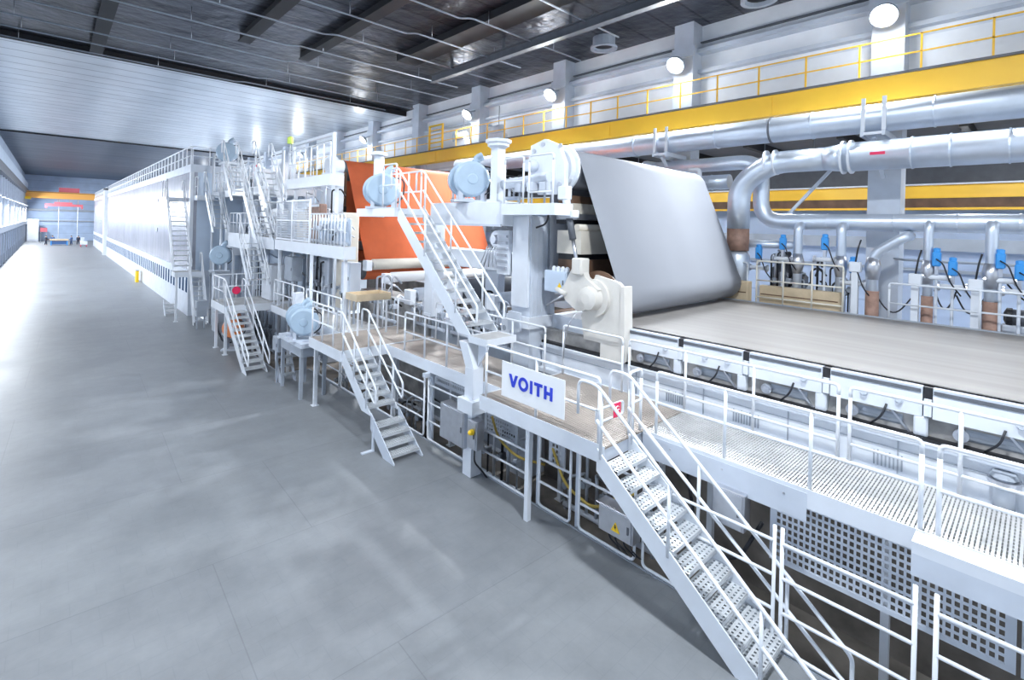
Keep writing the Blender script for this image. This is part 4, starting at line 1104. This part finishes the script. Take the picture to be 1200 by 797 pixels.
frame('blue-grey machine casing behind the deep-fronted platform', 25.4, 30.5, -.9, 7.0, 9.3, 9.9, 'sblue')
frame('pale machine casing under the highest gallery', 30.6, 33.5, -.9, 6.8, 8.6, 9.9, 'lgrey')
frame('grey machine casing behind the landing of the third stair', 22.6, 25.3, -.9, 6.4, 9.5, 10.3, 'grey')
cabinet('white switch cabinet on the deep-fronted platform', 8.3, 8.8, 26.2, 27.0, 5.0, 6.3, M['white'], 'switch_cabinet')
cabinet('pale switch cabinet on the deep-fronted platform farther left', 8.3, 8.8, 27.6, 28.8, 5.0, 6.6, M['white'], 'switch_cabinet')
cabinet('white switch cabinet on the highest gallery right of the tower', 8.4, 8.9, 28.9, 29.9, 7.26, 8.5, M['white'], 'switch_cabinet')
cabinet('white switch cabinet on the highest gallery at its right end', 8.4, 8.9, 25.6, 26.6, 7.26, 8.6, M['white'], 'switch_cabinet')
manifold('pipe manifold on the deep-fronted platform', 26.0, 29.0, 7.8, 4.98, 6.1, 8)
manifold('pipe manifold on the highest gallery', 28.5, 31.0, 7.9, 7.25, 8.6, 8)
# ladder-stair at the hood corner
deck('small landing high on the corner of the hood', 5.0, 5.9, 35.6, 37.4, 6.9, .2, name='corner_landing', cell=(.2, .1), sides='wsn')
railing('railing of the small landing on the hood corner', (5.04, 37.3, 6.9), (5.04, 35.7, 6.9), 3, 1.1)
stair('long white ladder stair on the corner of the hood', 5.0, 5.85, 35.55, 6.9, 32.9, 2.75, 15, name='ladder_stair', deep=.22)
deck('small landing at the foot of the ladder stair on the hood corner', 5.0, 6.3, 32.2, 33.3, 2.7, .25, name='corner_landing', cell=(.2, .1), sides='wsn', legs=((5.1, 32.3, 0), (6.2, 32.3, 0)))
stair('steep lower flight from the hood corner landing to the floor', 5.65, 6.25, 32.15, 2.7, 30.7, 0, 11, name='ladder_stair', deep=.2, detail=False)
# ============================================================ DRYER HOOD
sb_ = mat('slot_blue', (.035, .07, .14), .95, spec=.02)
def hood(y0, y1, label, rail_n):
    t = thing('dryer_hood', label, 'dryer hood', (11, (y0+y1)/2, 0))
    x0, x1 = 5.95, 15.5
    MB().box(x0, x1, y0, y1, 2.6, 8.4).build('hood_panels', M['hood'], t)
    MB().box(x0-.06, x1, y0-.06, y1, 8.4, 8.85).build('roof', M['lgrey'], t)
    MB().box(x0-.03, x1, y0, y1, 0.0, 2.6).build('base_wall', M['lgrey'], t)
    MB().box(x0-.1, x0, y0, y1, 2.58, 2.68).build('ledge', M['lgrey'], t)
    MB().box(x0-.05, x0+.12, y0-.05, y0+.25, 2.6, 8.4).build('corner_trim', M['white'], t)
    MB().box(x0+.3, x1, y0-.03, y0, 2.6, 8.4).build('end_wall', M['sblue'], t)
    n = int((y1-y0)/1.0)
    for k in range(min(n, 95)):
        y = y0+(k+.5)*(y1-y0)/n
        MB().box(x0-.036, x0-.03, y-.25, y+.25, 1.32, 2.2).build('slot', sb_, t)
    for yy, zz in ((y0+12, 6.8), (y0+12, 4.6)): MB().bevbox(x0-.05, x0, yy, yy+.4, zz, zz+.3, .02).build('latch', M['grey'], t)
    return t
hood(33.9, 92, 'long bright white dryer hood beside the empty aisle', 40)
hood(93.6, 122, 'far section of the white dryer hood beyond the gap post', 20)
q = thing('gap_post', 'white post in the gap between the two hood sections', 'post', (5.8, 92.8, 0))
MB().box(5.55, 6.3, 92.3, 93.3, 0, 9.4).build('shaft', M['white'], q)
MB().box(5.5, 6.4, 92.2, 93.4, 9.4, 9.7).build('cap', M['dgrey'], q)
railing('long railing along the roof edge of the white hood', (5.98, 91.5, 8.85), (5.98, 34.3, 8.85), 44, 1.1, (.55,), r=.035)
railing('roof railing on the far hood section', (5.98, 121.5, 8.85), (5.98, 94, 8.85), 16, 1.1, (.55,), r=.035)
railing('roof railing across the near end of the hood', (6.05, 34.25, 8.85), (9.5, 34.25, 8.85), 5, 1.1, (.55,))
t = thing('yellow_marker', 'small yellow marker post at the foot of the hood base', 'marker', (5.6, 54, 0))
MB().box(5.5, 5.7, 53.6, 54.4, 0, 1.0).build('panel', M['syellow'], t)
MB().box(5.47, 5.73, 53.55, 54.45, 1.0, 1.06).build('cap', M['steel'], t)
stair('little step unit on the floor against the hood base', 4.95, 5.5, 35.3, .8, 34.5, 0, 4, rails=(0, 0), name='step_unit', m=M['lgrey'])
# extra rails, pipes and boxes of the stair towers
for k, (x, y, z0, z1, lab) in enumerate(((7.0, 33.6, -.9, 9.6, 'tall white pipe at the hood end left of the disc drive'), (6.9, 30.95, -.9, 7.2, 'tall white pipe right of the disc drive pedestal'), (6.85, 25.3, 2.1, 7.2, 'tall white pipe at the right end of the deep-fronted platform'), (7.9, 24.3, -.9, 9.0, 'tall white pipe behind the red sign of the gallery'), (7.9, 22.6, -.9, 7.3, 'tall white pipe left of the mesh cage'))):
    t = thing('riser_pipe', lab, 'pipe', (x, y, z0))
    MB().tube([(x, y, z0), (x, y, z1)], .07, 10).build('pipe_run', M['white'], t)
    for zz in (z0+1.2, z0+3.2): MB().lathe((x, y, zz), (0, 0, 1), [(0, .12), (.06, .12)], 12).build('flange', M['steel'], t)
deck('small step platform between the hood end and the highest gallery', 6.1, 6.95, 33.0, 33.85, 7.0, .25, name='step_platform', cell=(.2, .1), sides='wsn')
railing('railing of the small step platform at the hood end', (6.12, 33.8, 7.0), (6.12, 33.05, 7.0), 2, 1.1)
railing('railing on the main platform behind the lower access flight', (7.05, 24.6, 4.98), (7.05, 22.5, 4.98), 4, 1.05)
deck('short walkway joining the main and deep-fronted platforms', 7.0, 8.4, 22.4, 25.4, 4.93, .5, name='link_platform', cell=(.2, .1), sides='w')
cabinet('white cabinet behind the disc drive below the gallery', 7.6, 8.4, 32.0, 33.2, 3.6, 5.4, M['white'], 'switch_cabinet', legs=1.0)
cabinet('pale cabinet beside the third stair landing, farther back', 7.2, 7.8, 23.3, 24.6, 2.12, 3.7, M['white'], 'switch_cabinet')
manifold('pipe manifold under the deep-fronted platform', 25.8, 29.3, 8.2, -.9, 4.0, 14)
manifold('pipe manifold on the main platform behind the mesh cage', 19.0, 22.0, 8.1, 4.88, 7.2, 10)
manifold('pipe manifold above the main platform at its right end', 16.0, 18.2, 7.16, 4.88, 5.7, 7)
manifold('pipe manifold on the box beam beside the capped post', 9.9, 11.0, 9.5, 6.38, 7.3, 6)
manifold('pipe manifold on the box beam left of the big drive', 12.0, 13.1, 9.5, 6.38, 7.4, 6)
# ============================================================ DRIVE SIDE: CRANE RUNWAY, PIPES, VALVES
t = thing('crane_runway', 'long yellow crane runway girder with yellow railing along the right wall', 'crane runway', (18.6, 12, 9.8))
MB().box(18.3, 18.34, -9, 58, 9.82, 10.54).box(18.34, 18.75, -9, 58, 9.82, 9.86).box(18.34, 18.75, -9, 58, 10.5, 10.54).build('girder', M['yellow'], t)
MB().box(18.2, 18.95, -9, 58, 10.54, 10.60).build('walk_plate', M['dgrey'], t)
for k in range(10): MB().box(18.275, 18.3, -7.2+k*6.86, -7.0+k*6.86, 9.84, 10.53).build('stiffener', M['yellow'], t)
for k in range(44):
    y = -8+k*1.5
    MB().box(18.3, 18.35, y-.025, y+.025, 10.6, 11.66).build('railing_post', M['yellow'], t)
for z in (11.64, 11.12): MB().box(18.3, 18.34, -9, 58, z-.02, z+.02).build('railing_bar', M['yellow'], t)
for k in range(14):
    MB().box(18.6, 18.98, -6.8+k*4.6, -6.7+k*4.6, 9.60, 9.82).build('seat_bracket', M['grey'], t)
# yellow access gate and small machinery up on the runway
t = thing('access_ladder', 'yellow-edged ladder gate on the crane runway beside a dark column', 'ladder', (18.5, 27.4, 10.6))
MB().box(18.4, 18.5, 26.6, 26.7, 10.6, 12.3).box(18.4, 18.5, 28.1, 28.2, 10.6, 12.3).build('side_post', M['yellow'], t)
q = MB()
for k in range(6): q.box(18.42, 18.48, 26.7, 28.1, 10.8+k*.28, 10.85+k*.28)
q.box(18.4, 18.5, 26.7, 28.1, 12.2, 12.3)
q.build('rung', M['syellow'], t)
for k, (y, lab) in enumerate(((21.5, 'pale crane winch unit on the runway nearer the camera'), (24.8, 'pale crane winch unit on the runway beside the yellow ladder gate'))):
    t = thing('winch_unit', lab, 'winch', (18.6, y, 10.6))
    MB().bevbox(18.4, 18.9, y-.7, y+.5, 10.61, 11.0, .03).build('base', M['white'], t)
    MB().tube([(18.6, y-.5, 11.25), (18.6, y+.5, 11.25)], .26, 16).build('drum', M['lgrey'], t)
    MB().bevbox(18.45, 18.75, y+.5, y+.8, 11.0, 11.6, .03).build('gear_case', M['motor'], t)
    MB().tube([(18.6, y-.2, 11.5), (18.6, y-.2, 12.6)], .02, 6).build('rod', M['dgrey'], t)

# big ducts
Yv = (0, 1, 0)
fl1 = [((17.85, y, 9.22), Yv) for y in (-1.5, 2.1, 5.1, 8.2, 11.6, 15.0)]
t = pipe('upper large bare steel duct running below the yellow girder', [(17.85, -8, 9.22), (17.85, 24, 9.22)], .42, [], fl1, n=28, name='steel_duct')
q = MB().lathe((17.85, 6.3, 9.22), (0, 1, 0), [(0, .445), (.06, .445)], 28).build('clamp_ring', M['dgrey'], t)
for k, y in enumerate((3.42, 10.28)):
    s = thing('duct_support', 'pale steel hanger of the upper duct, '+('right of the grey felt' if k == 0 else 'above the top of the grey felt'), 'support', (18.2, y, 8.2))
    for dy in (-.26, .26): MB().box(17.3, 18.9, y+dy-.04, y+dy+.04, 8.62, 8.78).build('arm', M['lgrey'], s)
    MB().box(17.3, 18.4, y-.22, y+.22, 8.66, 8.74).build('cradle', M['white'], s)
    for dy in (-.25, .25): MB().box(17.36, 17.42, y+dy-.05, y+dy+.05, 8.78, 9.75).build('strap', M['white'], s)
    MB().bar((17.5, y, 8.62), (18.88, y, 7.55), .1, .1).build('brace', M['lgrey'], s)
t = pipe('lower large steel duct ending in a diagonal elbow right of the grey felt', [(17.4, -8, 8.06), (17.4, 4.1, 8.06)], .43, [], [((17.4, y, 8.06), Yv) for y in (-1.2, .6, 1.7, 2.5)], n=28, name='steel_duct')
MB().tube([(17.4, 4.1, 8.06), (17.4, 4.62, 8.06)], [.43, .36], 28).build('reducer', M['galv'], t)
for y in (3.9, 4.1): MB().lathe((17.4, y, 8.06), (0, 1, 0), [(0, .50), (.06, .50)], 28).build('flange', M['white'], t)
MB().tube(fillet([(17.4, 4.6, 8.06), (17.4, 6.2, 8.06), (17.4, 7.2, 7.35), (17.4, 7.2, 5.85)], .7, 6), .36, 24).build('elbow_run', M['galv'], t)
for y in (6.0, 6.28): MB().lathe((17.4, y, 8.06), (0, 1, -.05), [(0, .42), (.05, .42)], 24).build('ring', M['white'], t)
MB().tube([(17.4, 7.2, 5.85), (17.4, 7.2, 5.1)], [.36, .36], 24).build('lagging', M['brick'], t, label='rust-brown lagging')
MB().tube([(17.4, 7.2, 5.1), (17.4, 7.2, 4.95), (17.4, 7.2, 4.4), (17.4, 7.2, 3.6), (17.4, 7.2, 2.05)], [.3, .40, .40, .14, .14], 24).build('cone', M['galv'], t)
MB().prism([(3.05, 8.02), (3.4, 8.02), (3.4, 8.10), (3.05, 8.10)], 'x', 16.955, 16.975).build('red_label', M['red'], t, label='red label')
t = pipe('mid-size steel pipe looping down from above the felt to the wall pipe', [(18.15, 10.8, 8.25), (18.15, 6.75, 8.25), (18.15, 6.75, 6.13), (18.15, -8, 6.13)], .26, [], [((18.15, y, 6.13), Yv) for y in (-.9, .4, 1.6, 3.0, 4.7)], rad=.75, n=22)
MB().tube([(18.15, 10.8, 8.25), (18.15, 11.3, 8.25), (18.15, 11.4, 8.25)], [.26, .36, .36], 22).build('flange', M['galv'], t)
pipe('small steel pipe end below the upper duct beside the felt top', [(17.9, 9.2, 7.55), (17.9, 7.75, 7.55), ], .27, [], [((17.9, 8.4, 7.55), Yv)], n=20)
pipe('thin white bent pipe beside the corner of the grey felt', [(17.3, 9.0, 8.0), (17.3, 8.6, 8.0), (17.3, 8.6, 7.3), (17.3, 8.25, 6.6), (17.3, 8.1, 5.3), (17.3, 8.1, 2.05)], .08, name='bent_pipe', m=M['white'], n=10)
# drop pipes from the wall pipe
def drop(label, y, ztop, r, brown, y2=None):
    x = 17.62
    y2 = y if y2 is None else y2
    pts = [(18.1, y, ztop), (x, y, ztop), (x, y2, ztop-.55 if y2 != y else ztop-.6), (x, y2, 2.05)]
    t = pipe(label, pts, r, [], [((x, y2, 4.9), (0, 0, 1))], rad=.3, n=16, name='drop_pipe')
    MB().tube([(x, y2, 4.45), (x, y2, 4.75), (x, y2, 4.85), (x, y2, 5.1)], [r*1.02, r*1.45, r*1.45, r*1.02], 16).build('reducer', M['steel'], t)
    if brown: MB().tube([(x, y2, 2.05), (x, y2, 4.12)], r*1.2, 16).build('lagging', M['brick'], t, label='rust-brown lagging')
drop('first drop pipe of the wall pipe, nearest the grey felt', 5.38, 6.0, .13, False)
drop('second drop pipe of the wall pipe from the grey felt', 4.19, 6.0, .13, False)
drop('slanting drop pipe in front of the big wall column', 2.62, 5.75, .14, True, 3.38)
drop('straight drop pipe just right of the big wall column', 2.14, 6.1, .11, True)
drop('drop pipe with brown lower end nearest the right picture edge', .89, 6.1, .13, True)
solo(MB().bar((18.6, 6.0, 6.4), (18.5, 4.6, 8.0), .09, .09), 'brace_bar', M['lgrey'], 'slanting pale brace bar between the two large pipes', 'brace')
# gallery on the drive side
deck('narrow gallery along the far edge of the wire', 16.62, 17.22, -5, 8, 3.42, .2, name='wire_gallery', cell=(.15, .1), sides='we', legs=((17.1, 7.5, 2.05), (17.1, 3, 2.05), (17.1, -2, 2.05)))
cream = mat('cream_rail', (.80, .77, .68), .4)
railing('cream railing beyond the wire near the grey felt', (17.15, 6.45, 3.42), (17.15, 4.0, 3.42), 4, 1.38, (.75, .2), m=cream)
railing('cream railing beyond the wire at the right picture edge', (17.15, 2.9, 3.42), (17.15, -4.5, 3.42), 5, 1.0, (.45,), m=M['white'])
railing('short white railing beyond the wire in front of the cone pipe', (17.15, 7.8, 3.42), (17.15, 6.75, 3.42), 3, 1.3, (.65,), m=M['white'])
for k, (y, z, lab) in enumerate(((3.76, 4.85, 'white square post left of the big wall column'), (2.37, 4.62, 'white square post with a box on top right of the big wall column'), (1.16, 4.58, 'white square post nearest the right picture edge beyond the wire'))):
    t = thing('service_post', lab, 'post', (17.4, y, 2.05))
    MB().box(17.32, 17.48, y-.08, y+.08, 2.05, z-.2).build('shaft', M['white'], t)
    MB().bevbox(17.28, 17.5, y-.14, y+.14, z-.2, z+.1, .02).build('head_box', M['white'], t)
    MB().tube(fillet([(17.4, y, z+.1), (17.4, y-.05, z+.5), (17.5, y-.1, z+.75)], .15), .022, 6).build('cable', M['cable'], t)
t = thing('brown_panel_box', 'brown timber-coloured box beyond the wire beside the felt corner', 'box', (16.9, 7.0, 3.42))
MB().bevbox(16.7, 17.05, 6.55, 7.6, 3.44, 4.12, .02).build('body', M['tan'], t)
MB().box(16.685, 16.7, 6.6, 7.55, 3.75, 3.78).build('seam', M['brown'], t)
t = thing('brown_panel_box', 'long low brown box beyond the wire under the cream railing', 'box', (17.35, 5.2, 2.05))
MB().bevbox(17.26, 17.5, 4.1, 6.4, 2.05, 4.0, .02).build('body', M['tan'], t)
MB().box(17.245, 17.26, 4.15, 6.35, 3.7, 3.73).build('seam', M['brown'], t)
# blue actuated valves
def valve(label, y, z, x=17.55, hor=True):
    t = thing('control_valve', label, 'valve', (x, y, z-.45), 'blue actuated valves on the drive side')
    MB().bevbox(x-.10, x+.10, y-.09, y+.09, z, z+.40, .03).build('actuator', M['blue'], t, label='bright blue actuator')
    MB().lathe((x, y, z+.40), (0, 0, 1), [(0, .08), (.08, .08), (.1, .04)], 12).build('cap', M['blue'], t)
    MB().box(x-.05, x+.05, y-.04, y+.04, z-.22, z).build('yoke', M['steel'], t)
    MB().tube([(x, y-.32, z-.3), (x, y+.32, z-.3)], .07, 12).build('valve_body', M['white'], t)
    for s in (-.3, .25): MB().lathe((x, y+s, z-.3), (0, 1, 0), [(0, .12), (.05, .12)], 14).build('flange', M['steel'], t)
    MB().tube(fillet([(x-.13, y, z+.2), (x-.25, y-.15, z+.1), (x-.2, y-.3, z-.4), (x, y-.5, z-.75)], .12), .018, 6).build('cable', M['cable'], t)
    MB().tube([(x, y, z-.3), (x, y, 2.05)], .035, 8).build('stand', M['lgrey'], t)
valve('blue valve nearest the grey felt behind the cream railing', 6.55, 4.85)
valve('blue valve just left of the first drop pipe', 5.8, 5.2)
valve('blue valve left of the second drop pipe', 4.6, 5.25)
valve('blue valve on the white box left of the big wall column', 3.85, 4.6)
valve('upper blue valve beside the straight drop pipe', 1.95, 4.95)
valve('lower blue valve right of the straight drop pipe', 1.62, 4.72)
valve('upper blue valve beside the rightmost drop pipe', .72, 4.98)
valve('lower blue valve right of the rightmost drop pipe', .38, 4.72)
manifold('pipe cluster behind the cream railing near the felt', 5.0, 6.3, 17.85, 3.2, 5.2, 12, ('white', 'steel', 'black', 'grey', 'cable'), name='pipe_cluster')
manifold('pipe cluster between the second drop pipe and the white box', 3.9, 4.9, 17.9, 3.2, 5.0, 10, ('white', 'steel', 'black', 'grey', 'cable'), name='pipe_cluster')
pipe('thin wall pipe running right from the big column at valve height', [(18.97, 3.1, 5.05), (18.4, 2.8, 5.05), (18.4, -6, 5.05)], .035, m=M['grey'], n=8, name='thin_pipe')
pipe('pair of thin steel pipes bending beside the nearest blue valve', [(17.7, 7.1, 3.6), (17.7, 7.1, 5.35), (17.7, 5.5, 5.35)], .12, m=M['galv'], n=12, name='bent_pipe')
rc = random.Random(5)
for k, (y0, y1, z, lab) in enumerate(((2.0, 1.55, 4.3, 'round black cable loop right of the straight drop pipe'), (1.55, 1.0, 4.2, 'long black cable sag left of the rightmost drop pipe'), (.6, -.4, 4.6, 'black cable curve at the right picture edge beyond the wire'), (3.3, 2.5, 4.0, 'black cable sag in front of the big wall column'))):
    pts = []
    for j in range(13):
        f_ = j/12
        pts.append((17.7, y0+(y1-y0)*f_, z-(.45 if k else .5)*math.sin(PI*f_)))
    solo(MB().tube(pts, .02, 6), 'cable', M['cable'], lab, 'cable')
t = thing('pump_unit', 'small dark pump on the drive side at the right picture edge', 'pump', (18.2, .2, 2.05))
MB().tube([(18.0, .5, 3.75), (18.0, -.1, 3.75)], .2, 16).build('motor_body', M['dgrey'], t)
MB().bevbox(17.8, 18.3, -.3, .7, 2.05, 3.55, .03).build('base', M['lgrey'], t)
MB().lathe((18.0, .5, 3.75), (0, 1, 0), [(0, .23), (.1, .23), (.16, .1)], 14).build('fan_cover', M['black'], t)
t = thing('hood_funnel', 'dark sloping funnel housing behind the cream railing', 'machine casing', (17.8, 5.8, 2.05))
MB().prism([(5.3, 2.05), (6.3, 2.05), (6.3, 4.55), (6.0, 4.75), (5.75, 4.72), (5.3, 4.3)], 'x', 18.0, 18.5).build('body', M['dgrey'], t)
MB().lathe((18.0, 5.9, 4.2), (-1, 0, 0), [(0, .26), (.06, .26), (.06, .18), (.1, .16)], 18).build('port', M['steel'], t)
# crane beam in the neighbouring bay
t = thing('bay_crane_beam', 'orange-yellow crane beam in the neighbouring bay behind the column', 'crane beam', (26.2, 10, 6.75))
MB().box(26.2, 26.3, -9, 40, 7.34, 7.86).build('girder', M['yellow'], t)
MB().box(26.0, 26.6, -9, 40, 7.86, 7.92).build('top_plate', M['white'], t)
MB().box(26.25, 26.35, -9, 40, 6.95, 7.34).build('lower_web', M['brown'], t)
MB().box(26.1, 26.5, -9, 40, 6.86, 6.95).build('bottom_flange', M['yellow'], t)
for k in range(14): MB().box(26.3, 27.0, -8+k*3.4, -7.8+k*3.4, 6.95, 7.85).build('bracket', M['brown'], t)
# ============================================================ FAR END OF THE HALL
t = thing('overhead_crane', 'orange overhead travelling crane spanning the far end of the hall', 'crane', (8, 130, 8.4))
MB().box(XL+.6, 19, 129.0, 129.5, 8.75, 10.0).box(XL+.6, 19, 131.0, 131.5, 8.75, 10.0).build('girder', mat('crane_orange', (.85, .42, .10), .5), t)
MB().box(XL+.55, XL+1.3, 128, 132.5, 8.5, 8.9).build('end_carriage', M['syellow'], t)
MB().box(1, 4, 129.3, 131.2, 10.0, 10.9).build('trolley', M['redw'], t)
MB().box(XL+.6, 19, 128.98, 129.0, 9.8, 9.9).build('rail', M['brown'], t)
t = thing('lifting_beam', 'red lifting beam hanging below the far crane', 'lifting beam', (2, 130.2, 6.9))
MB().box(-.9, 4.6, 129.9, 130.5, 7.3, 7.75).build('beam', M['redw'], t)
MB().box(.4, 3.0, 129.8, 130.6, 7.75, 8.1).build('hoist_block', M['redw'], t)
MB().box(-.9, -.6, 129.9, 130.5, 6.9, 7.3).build('hook', M['redw'], t); MB().box(4.3, 4.6, 129.9, 130.5, 6.9, 7.3).build('hook', M['redw'], t)
for x in (.9, 2.6): MB().tube([(x, 130.2, 8.1), (x, 130.2, 8.8)], .05, 6).build('rope', M['steel'], t)
for k, x in enumerate((1.1, 3.9)):
    solo(MB().tube([(x, 131.9, 0), (x, 131.9, 8.6)], .05, 6), 'crane_pendant', M['signw'], ('left' if k == 0 else 'right')+' thin white pendant line under the far crane', 'cable')
t = thing('work_bench', 'blue workbench at the far end of the hall', 'bench', (1.2, 125, 0))
MB().box(-.1, 2.5, 124.4, 125.6, .85, 1.15).build('top', M['tan'], t)
MB().box(.0, 2.4, 124.5, 125.5, .15, .85).build('body', M['clothb'], t)
for x in (.1, 2.3): MB().box(x-.08, x+.08, 124.45, 124.6, 0, .85).build('leg', M['blue'], t)
t = thing('equipment_cart', 'pale equipment cart with red wheels beside the hood at the far end', 'cart', (4.4, 118, 0))
MB().bevbox(3.9, 4.9, 117.4, 118.8, .4, 1.0, .05).build('body', M['white'], t)
MB().bevbox(4.0, 4.5, 117.6, 118.4, 1.0, 1.7, .05).build('tank', M['lgrey'], t)
for x in (4.0, 4.8):
    for y in (117.6, 118.6): MB().lathe((x-.06, y, .22), (1, 0, 0), [(0, .22), (.12, .22)], 14).build('wheel', M['redw'], t)
t = thing('red_board', 'small red board standing at the far end behind the workbench', 'board', (-.9, 134, 0))
MB().box(-1.5, -.5, 133.9, 134, 2.2, 3.0).build('panel', M['redw'], t)
for x in (-1.4, -.6): MB().box(x-.04, x+.04, 133.93, 134.0, 0, 2.2).build('leg', M['grey'], t)
t = thing('wall_cabinet', 'pale cabinet against the far left corner of the hall', 'cabinet', (-2.6, 143, 0))
MB().bevbox(-3.6, -1.8, 142, 144, 0.0, 4.6, .05).build('body', M['lgrey'], t)
MB().box(-3.4, -2.0, 141.96, 142, .4, 4.2).build('door', M['white'], t)

# people at the far end
def person(label, x, y, face, shirt, legs, stride=.12, arm=.1, reach=0.):
    t = thing('person', label, 'person', (x, y, 0))
    c, s = math.cos(face), math.sin(face)
    def L(a, b, z): return V((a*c-b*s, a*s+b*c, z))
    V_ = []; E_ = []; R_ = []
    def v(a, b, z, r): V_.append(L(a, b, z)); R_.append(r); return len(V_)-1
    pel = v(0, 0, .95, .15); ch = v(0, 0, 1.25, .17); sh = v(0, 0, 1.44, .13); nk = v(0, .0, 1.53, .06); hd = v(0, .02, 1.63, .095); tp = v(0, .01, 1.73, .085)
    E_ += [(pel, ch), (ch, sh), (sh, nk), (nk, hd), (hd, tp)]
    nose = v(0, .115, 1.63, .016); E_.append((hd, nose))
    for sg in (-1, 1):
        h = v(sg*.10, 0, .88, .10); k = v(sg*.11, sg*stride*.6+.02, .50, .07); a = v(sg*.12, sg*stride, .10, .05); f_ = v(sg*.13, sg*stride+.17, .045, .042)
        E_ += [(pel, h), (h, k), (k, a), (a, f_)]
        s1 = v(sg*.20, 0, 1.41, .07); el = v(sg*.26, -arm*sg*.5+.02+reach*.3, 1.14, .05); wr = v(sg*.25, -arm*sg+.10+reach, .90+reach*.5, .036)
        E_ += [(sh, s1), (s1, el), (el, wr)]
        pm = v(sg*.25, -arm*sg+.13+reach, .83+reach*.5, .035); E_.append((wr, pm))
        for q_ in range(4):
            fa = v(sg*.25+(q_-1.5)*.018, -arm*sg+.15+reach, .77+reach*.5-.01*(q_ % 2), .010); E_.append((pm, fa))
        th = v(sg*.21, -arm*sg+.17+reach, .82+reach*.5, .011); E_.append((wr, th))
    def skin(name, keep, m, extra=0.):
        me = bpy.data.meshes.new(name)
        me.from_pydata([tuple(p) for p in V_], E_, [])
        o = bpy.data.objects.new(name, me); COL.objects.link(o); o.parent = t; ORG[o.name] = V((x, y, 0))
        md = o.modifiers.new('skin', 'SKIN'); sk = me.skin_vertices[0].data
        for i, r in enumerate(R_): sk[i].radius = (r, r)
        sk[0].use_root = True
        sb = o.modifiers.new('sub', 'SUBSURF'); sb.levels = 1; sb.render_levels = 1
        me.materials.append(m); return o
    skin('body', None, M['skin'])
    # clothing follows the limbs a little outside the body
    def limb(mb, pts, rs): mb.tube([L(*p)+V((x, y, 0)) for p in pts], rs, 12)
    j = MB(); limb(j, [(0, 0, .86), (0, 0, 1.0), (0, 0, 1.25), (0, 0, 1.42), (0, 0, 1.5)], [.175, .18, .2, .17, .08])
    for sg in (-1, 1): limb(j, [(sg*.14, 0, 1.43), (sg*.21, 0, 1.40), (sg*.26, -arm*sg*.5+.02+reach*.3, 1.14), (sg*.25, -arm*sg+.09+reach, .93+reach*.5)], [.08, .085, .066, .05])
    j.build('jacket', shirt, t)
    j = MB()
    for sg in (-1, 1): limb(j, [(sg*.06, 0, .95), (sg*.10, 0, .86), (sg*.11, sg*stride*.6+.02, .50), (sg*.12, sg*stride, .10)], [.12, .12, .085, .07])
    j.build('trousers', legs, t)
    MB().lathe(L(0, .01, 1.66)+V((x, y, 0)), (0, 0, 1), [(0, .118), (.05, .115), (.1, .08), (.12, .03)], 14).build('hair', M['black'], t)
    return t
person('person in dark clothes at the left end of the blue workbench', -.6, 125.2, -PI/2, M['cloth'], M['cloth'], reach=.25)
person('person in dark blue standing behind the left half of the workbench', .3, 126.4, PI, M['clothb'], M['cloth'], arm=.05)
person('person in blue at the right end of the workbench facing left', 2.9, 125.3, PI/2, M['clothb'], M['clothb'], reach=.2)
person('person in dark clothes walking apart, right of the workbench', 3.9, 125.6, PI*.9, M['cloth'], M['cloth'], stride=.2)
